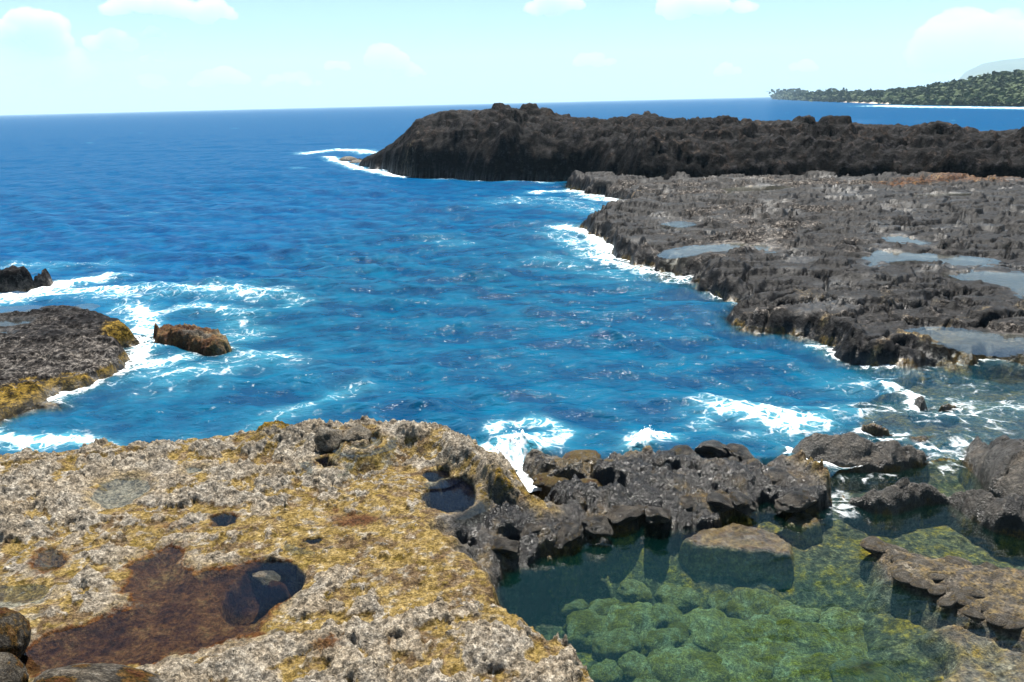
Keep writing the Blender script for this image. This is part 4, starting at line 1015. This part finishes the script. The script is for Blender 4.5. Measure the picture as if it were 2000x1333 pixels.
def leaf_mat(name, c0, c1, c2):
    b = NB(name)
    inf = b.new('ShaderNodeObjectInfo').outputs['Random']
    n = b.noise(.9, 3)
    col = b.ramp(b.math('ADD', b.math('MULTIPLY', n, .6), b.math('MULTIPLY', b.attr('tint'), .4)), [(.25, c0), (.5, c1), (.75, c2)])
    p = b.pbr(col, .8, None, .2)
    return b.m
M_LEAF = leaf_mat('foliage', (.018, .032, .010), (.042, .066, .018), (.085, .11, .032))
bt = NB('bark'); bt.pbr((.06, .045, .03), .9); M_BARK = bt.m
def crown_arrays(seed, n=70, flat=.8):
    """leaf clumps in several lobes, unit height, base at z=0.25"""
    rg = np.random.default_rng(seed)
    lob = rg.normal(size=(6, 3)) * [.26, .26, .16] + [0, 0, .62]
    V = []; F = []
    for i in range(n):
        c = lob[i % 6] + rg.normal(size=3) * [.15, .15, .11]
        a, b_ = rg.normal(size=3), rg.normal(size=3)
        a /= np.linalg.norm(a); b_ -= a * (a @ b_); b_ /= np.linalg.norm(b_)
        s1, s2 = .10 + .09 * rg.random(), .08 + .08 * rg.random()
        k = len(V)
        V += [c - a * s1, c - b_ * s2, c + a * s1, c + b_ * s2]
        F.append([k, k + 1, k + 2, k + 3])
    return np.array(V), np.array(F)
CR = [crown_arrays(300 + i, 56) for i in range(6)]
rg = np.random.default_rng(21)
VV, FF, TT = [], [], []
off = 0
for i in range(3900):
    th = pix_th(1527) + (46 - pix_th(1527)) * rg.random() ** 1.15
    s = rg.random() ** 1.5 * 1.25 + .012
    if s < .10 and pix_th(1640) < th < pix_th(1755) and rg.random() < .7: continue
    d, z = coast(np.array(th), np.array(s)); d = float(d); z = float(z)
    hgt = (.0085 + .004 * rg.random()) * d * (.5 + .6 * rg.random()) * (1.1 if s < .15 else 1.0)
    V, F = CR[i % 6]
    a = rg.random() * 6.28; c_, s_ = math.cos(a), math.sin(a)
    W = V * [hgt * 1.7, hgt * 1.7, hgt]
    W = np.stack([W[:, 0] * c_ - W[:, 1] * s_, W[:, 0] * s_ + W[:, 1] * c_, W[:, 2]], -1)
    t = math.radians(th)
    W = W + [d * math.sin(t), d * math.cos(t), z - .22 * hgt]
    VV.append(W); FF.append(F + off); off += len(W)
    TT.append(np.full(len(W), np.clip(.42 + .12 * rg.normal() + .5 * float(fbm(np.array([th * 1.3]), np.array([s * 3.0]), 3, 77)[0]), 0, 1)))
me = np_mesh('woodland', np.vstack(VV), np.vstack(FF), dict(tint=np.concatenate(TT)), smooth=False)
me.materials.append(M_LEAF)
tag(link('woodland', me), 'dense green woodland covering the coastal hill', 'woodland', kind='stuff')
# single trees that stand out
def trunk_mesh():
    bm = bmesh.new()
    rings = []
    for k in range(5):
        t = k / 4; r = .035 * (1 - .6 * t); c = (.03 * math.sin(t * 3), .02 * t, t * .6)
        rings.append([bm.verts.new((c[0] + r * math.cos(a * 1.0472), c[1] + r * math.sin(a * 1.0472), c[2])) for a in range(6)])
    for k in range(4):
        for a in range(6): bm.faces.new((rings[k][a], rings[k][(a + 1) % 6], rings[k + 1][(a + 1) % 6], rings[k + 1][a]))
    me = bpy.data.meshes.new('trunk'); bm.to_mesh(me); bm.free(); me.materials.append(M_BARK)
    return me
TRUNK = trunk_mesh()
CROWN = []
for i in range(3):
    V, F = crown_arrays(400 + i, 170)
    me = np_mesh('crown', V, F, dict(tint=np.full(len(V), .12 + .15 * i)), smooth=False); me.materials.append(M_LEAF); CROWN.append(me)
SINGLE = [(1906, 1.0, .8), (1934, 1.0, .9), (1855, 1.0, 1.0), (1872, 1.0, .7), (1825, 1.0, .7), (1765, 1.0, .7), (1536, .8, .8), (1546, .9, .8), (1580, 1.0, .6), (1625, 1.0, .6), (1960, 1.0, 1.0), (1985, 1.05, .9)]
for i, (px, s, k) in enumerate(sorted(SINGLE)):
    th = pix_th(px, 160); d, z = coast(np.array(th), np.array(s)); d, z = float(d), float(z); t = math.radians(th)
    o = bpy.data.objects.new('tree', None); COL.objects.link(o)
    hgt = .0105 * d * k
    o.location = (d * math.sin(t), d * math.cos(t), z); o.scale = (hgt,) * 3; o.rotation_euler.z = i * 1.3
    tag(o, 'small dark tree rising from the skyline of the wooded hill, %s from the left' % ORD[i], 'tree', 'trees on the coastal skyline')
    link('trunk', TRUNK, o); link('crown', CROWN[i % 3], o)
for i, (px, s, k) in enumerate(sorted([(1642, .05, 1.1), (1655, .05, .9), (1705, .04, .95), (1765, .05, .9), (1600, .05, .9), (1790, .03, .9)])):
    th = pix_th(px, 200); d, z = coast(np.array(th), np.array(s)); d, z = float(d), float(z); t = math.radians(th)
    o = bpy.data.objects.new('tree', None); COL.objects.link(o)
    hgt = .0125 * d * k
    o.location = (d * math.sin(t), d * math.cos(t), z); o.scale = (hgt * .8, hgt * .8, hgt); o.rotation_euler.z = i * 1.7
    tag(o, 'dark green tree at the back of the distant beach, %s from the left' % ORD[i], 'tree', 'trees behind the beach')
    link('trunk', TRUNK, o); link('crown', CROWN[i % 3], o)

# mountain far behind
_m = [(1850, 176), (1868, 160), (1885, 141), (1920, 124), (1960, 117), (2000, 113), (2150, 96), (2400, 84), (2800, 95)]
M_TH = np.array([pix_th(a, b_) for a, b_ in _m]); M_Z = np.array([at_dist(a, b_, 5500)[2] for a, b_ in _m])
TH, S = np.meshgrid(np.linspace(M_TH[0], M_TH[-1], 160), np.linspace(0, 1.5, 60))
Dc = 4000 + 1500 * S
Xc = Dc * np.sin(np.radians(TH)); Yc = Dc * np.cos(np.radians(TH))
Zc = np.interp(TH, M_TH, M_Z) * np.where(S < 1, np.maximum(S, 0) ** .8, 1 - .5 * (S - 1)) * (1 - .18 * np.abs(fbm(Xc * .002, Yc * .002, 4, 1301)) * sstep(1.0, .6, S))
bmn = NB('mountain_forest'); bmn.pbr(bmn.ramp(bmn.noise(.004, 5), [(.35, (.04, .06, .025)), (.7, (.09, .11, .05))]), .95)
me = grid_mesh('mountain', Xc, Yc, np.where(S < .01, -3, Zc)); me.materials.append(bmn.m)
tag(link('mountain', me), 'pale blue hazy mountain behind the wooded hill', 'mountain', kind='structure')

# ================================================================== CLOUDS (beyond the haze)
def cloud(px, py, w, h, dens, seed, label, dist=23000, n=16):
    rg = np.random.default_rng(seed)
    c = np.array(at_dist(px, py, dist))
    k = dist / FPX
    right = np.array([c[1], -c[0], 0]) / math.hypot(c[0], c[1]); fw = np.array([c[0], c[1], 0]) / math.hypot(c[0], c[1])
    bm = bmesh.new()
    for i in range(n):
        u = rg.uniform(-1, 1); top = (1 - u * u)
        r = (.22 + .30 * rg.random()) * h * k * (.5 + .6 * top)
        p = right * (u * w * .5 * k * .9) + fw * rg.uniform(-.4, .4) * h * k + np.array([0, 0, (-.25 + .55 * rg.random() * top) * h * k])
        mt = Matrix.Translation(Vector(p)) @ Matrix.Diagonal((r * 1.35, r * 1.2, r * .8, 1))
        bmesh.ops.create_icosphere(bm, subdivisions=2, radius=1.0, matrix=mt)
    me = bpy.data.meshes.new('cloud'); bm.to_mesh(me); bm.free()
    o = bpy.data.objects.new('cloud', me); COL.objects.link(o)
    md = o.modifiers.new('remesh', 'REMESH'); md.mode = 'VOXEL'; md.voxel_size = h * k * .06
    dg = bpy.context.evaluated_depsgraph_get()
    me2 = bpy.data.meshes.new_from_object(o.evaluated_get(dg))
    o.modifiers.clear(); o.data = me2; me2.name = 'cloud'
    V = np.zeros(len(me2.vertices) * 3, np.float32); me2.vertices.foreach_get('co', V); V = V.reshape(-1, 3)
    N = np.zeros_like(V); me2.vertices.foreach_get('normal', N.ravel()) if False else None
    q = V / (h * k)
    cen = V.mean(0)
    dirn = V - cen; dirn /= np.linalg.norm(dirn, axis=1)[:, None] + 1e-6
    V = V + dirn * ((fbm3(q * 5 + seed, 4, seed, .6)) * h * k * .16)[:, None]
    me2.vertices.foreach_set('co', V.astype(np.float32).ravel()); me2.update()
    o.location = c
    m, nd, lk = nodes_of('cloud_vapour')
    out = nd.new('ShaderNodeOutputMaterial'); pv = nd.new('ShaderNodeVolumePrincipled')
    pv.inputs['Color'].default_value = (1, 1, 1, 1); pv.inputs['Density'].default_value = dens / (h * k)
    pv.inputs['Anisotropy'].default_value = .2
    lk.new(pv.outputs[0], out.inputs['Volume'])
    me2.materials.clear(); me2.materials.append(m)
    tag(o, label, 'cloud', 'clouds')
CLOUDS = [(70, 62, 165, 60, 3.5, 'bright white cumulus cloud near the upper left corner'), (325, 14, 230, 50, 2.5, 'wide white cloud cut by the top edge left of centre'), (215, 85, 80, 40, 2.0, 'small white puff right of the upper left cumulus'), (50, 118, 190, 70, 1.4, 'faint grey white cloud bank below the upper left cumulus'),
          (430, 152, 100, 36, 1.8, 'small white cloud above the horizon left of centre'), (755, 118, 66, 48, 2.0, 'white puff above the headland tip'), (800, 138, 60, 26, 1.4, 'faint puff right of the one above the headland tip'), (658, 127, 40, 24, 1.6, 'tiny white puff left of the one above the headland tip'),
          (1162, 117, 80, 30, 1.6, 'small white cloud above the middle of the headland'), (1370, 8, 190, 46, 2.2, 'wide white cloud cut by the top edge right of centre'), (1085, 4, 110, 40, 1.8, 'white cloud at the top edge near the centre'), (1965, 62, 250, 120, 4.0, 'large bright white cumulus over the mountain on the right'),
          (300, 64, 40, 18, 1.4, 'tiny puff under the wide top left cloud'), (1420, 137, 50, 20, 1.2, 'faint small cloud right of the one over the headland'), (1570, 128, 46, 22, 1.2, 'faint small cloud above the far point'), (300, 110, 40, 20, 1.2, 'tiny puff midway between horizon and top left cloud'),
          (200, 150, 220, 50, .9, 'thin pale veil of cloud above the left horizon'), (560, 155, 120, 30, .9, 'thin low cloud streak above the sea left of the headland')]
for i, (px, py, w, h, dn, lab) in enumerate(CLOUDS): cloud(px, py, w, h, dn, 500 + i, lab)

# ================================================================== HAZE
bm = bmesh.new(); bmesh.ops.create_cube(bm, size=1.0)
me = bpy.data.meshes.new('haze'); bm.to_mesh(me); bm.free()
hz = link('haze', me)
hz.scale = (30000, 15200, 820); hz.location = (0, 7400, 402)
m, nd, lk = nodes_of('haze_air')
out = nd.new('ShaderNodeOutputMaterial'); pv = nd.new('ShaderNodeVolumePrincipled')
pv.inputs['Color'].default_value = (.66, .88, 1, 1); pv.inputs['Density'].default_value = 1.4e-4
lk.new(pv.outputs[0], out.inputs['Volume'])
me.materials.append(m)
tag(hz, 'thin sea haze filling the air', 'haze', kind='stuff')

# ================================================================== SPRAY
def spray(px, py, z, rx, rz, n, seed, label):
    rg = np.random.default_rng(seed)
    cx, cyy = G(px, py, 0)
    V, F = [], []
    oct_ = np.array([[1, 0, 0], [-1, 0, 0], [0, 1, 0], [0, -1, 0], [0, 0, 1], [0, 0, -1]], float)
    of = np.array([[0, 2, 4], [2, 1, 4], [1, 3, 4], [3, 0, 4], [2, 0, 5], [1, 2, 5], [3, 1, 5], [0, 3, 5]])
    for i in range(n):
        a = rg.random() * 6.283; rr = rx * math.sqrt(rg.random()); up = z + rz * rg.random() ** 2 * (1.2 - rr / rx)
        c = np.array([cx + rr * math.cos(a), cyy + .7 * rr * math.sin(a), up])
        V.append(oct_ * (.004 + .014 * rg.random() ** 2) + c); F.append(of + 6 * i)
    me = np_mesh('spray', np.vstack(V), np.vstack(F))
    b = NB('spray_drops'); b.pbr((.85, .88, .9), .3); me.materials.append(b.m)
    tag(link('spray', me), label, 'spray', kind='stuff')
spray(1003, 893, .05, .42, .55, 520, 1, 'white spray bursting from the foaming channel')
spray(1266, 868, .03, .30, .35, 260, 2, 'white spray against the rock rim right of the channel')
spray(1560, 915, .03, .12, .2, 80, 3, 'small spray in the slot beside the big grey boulder')
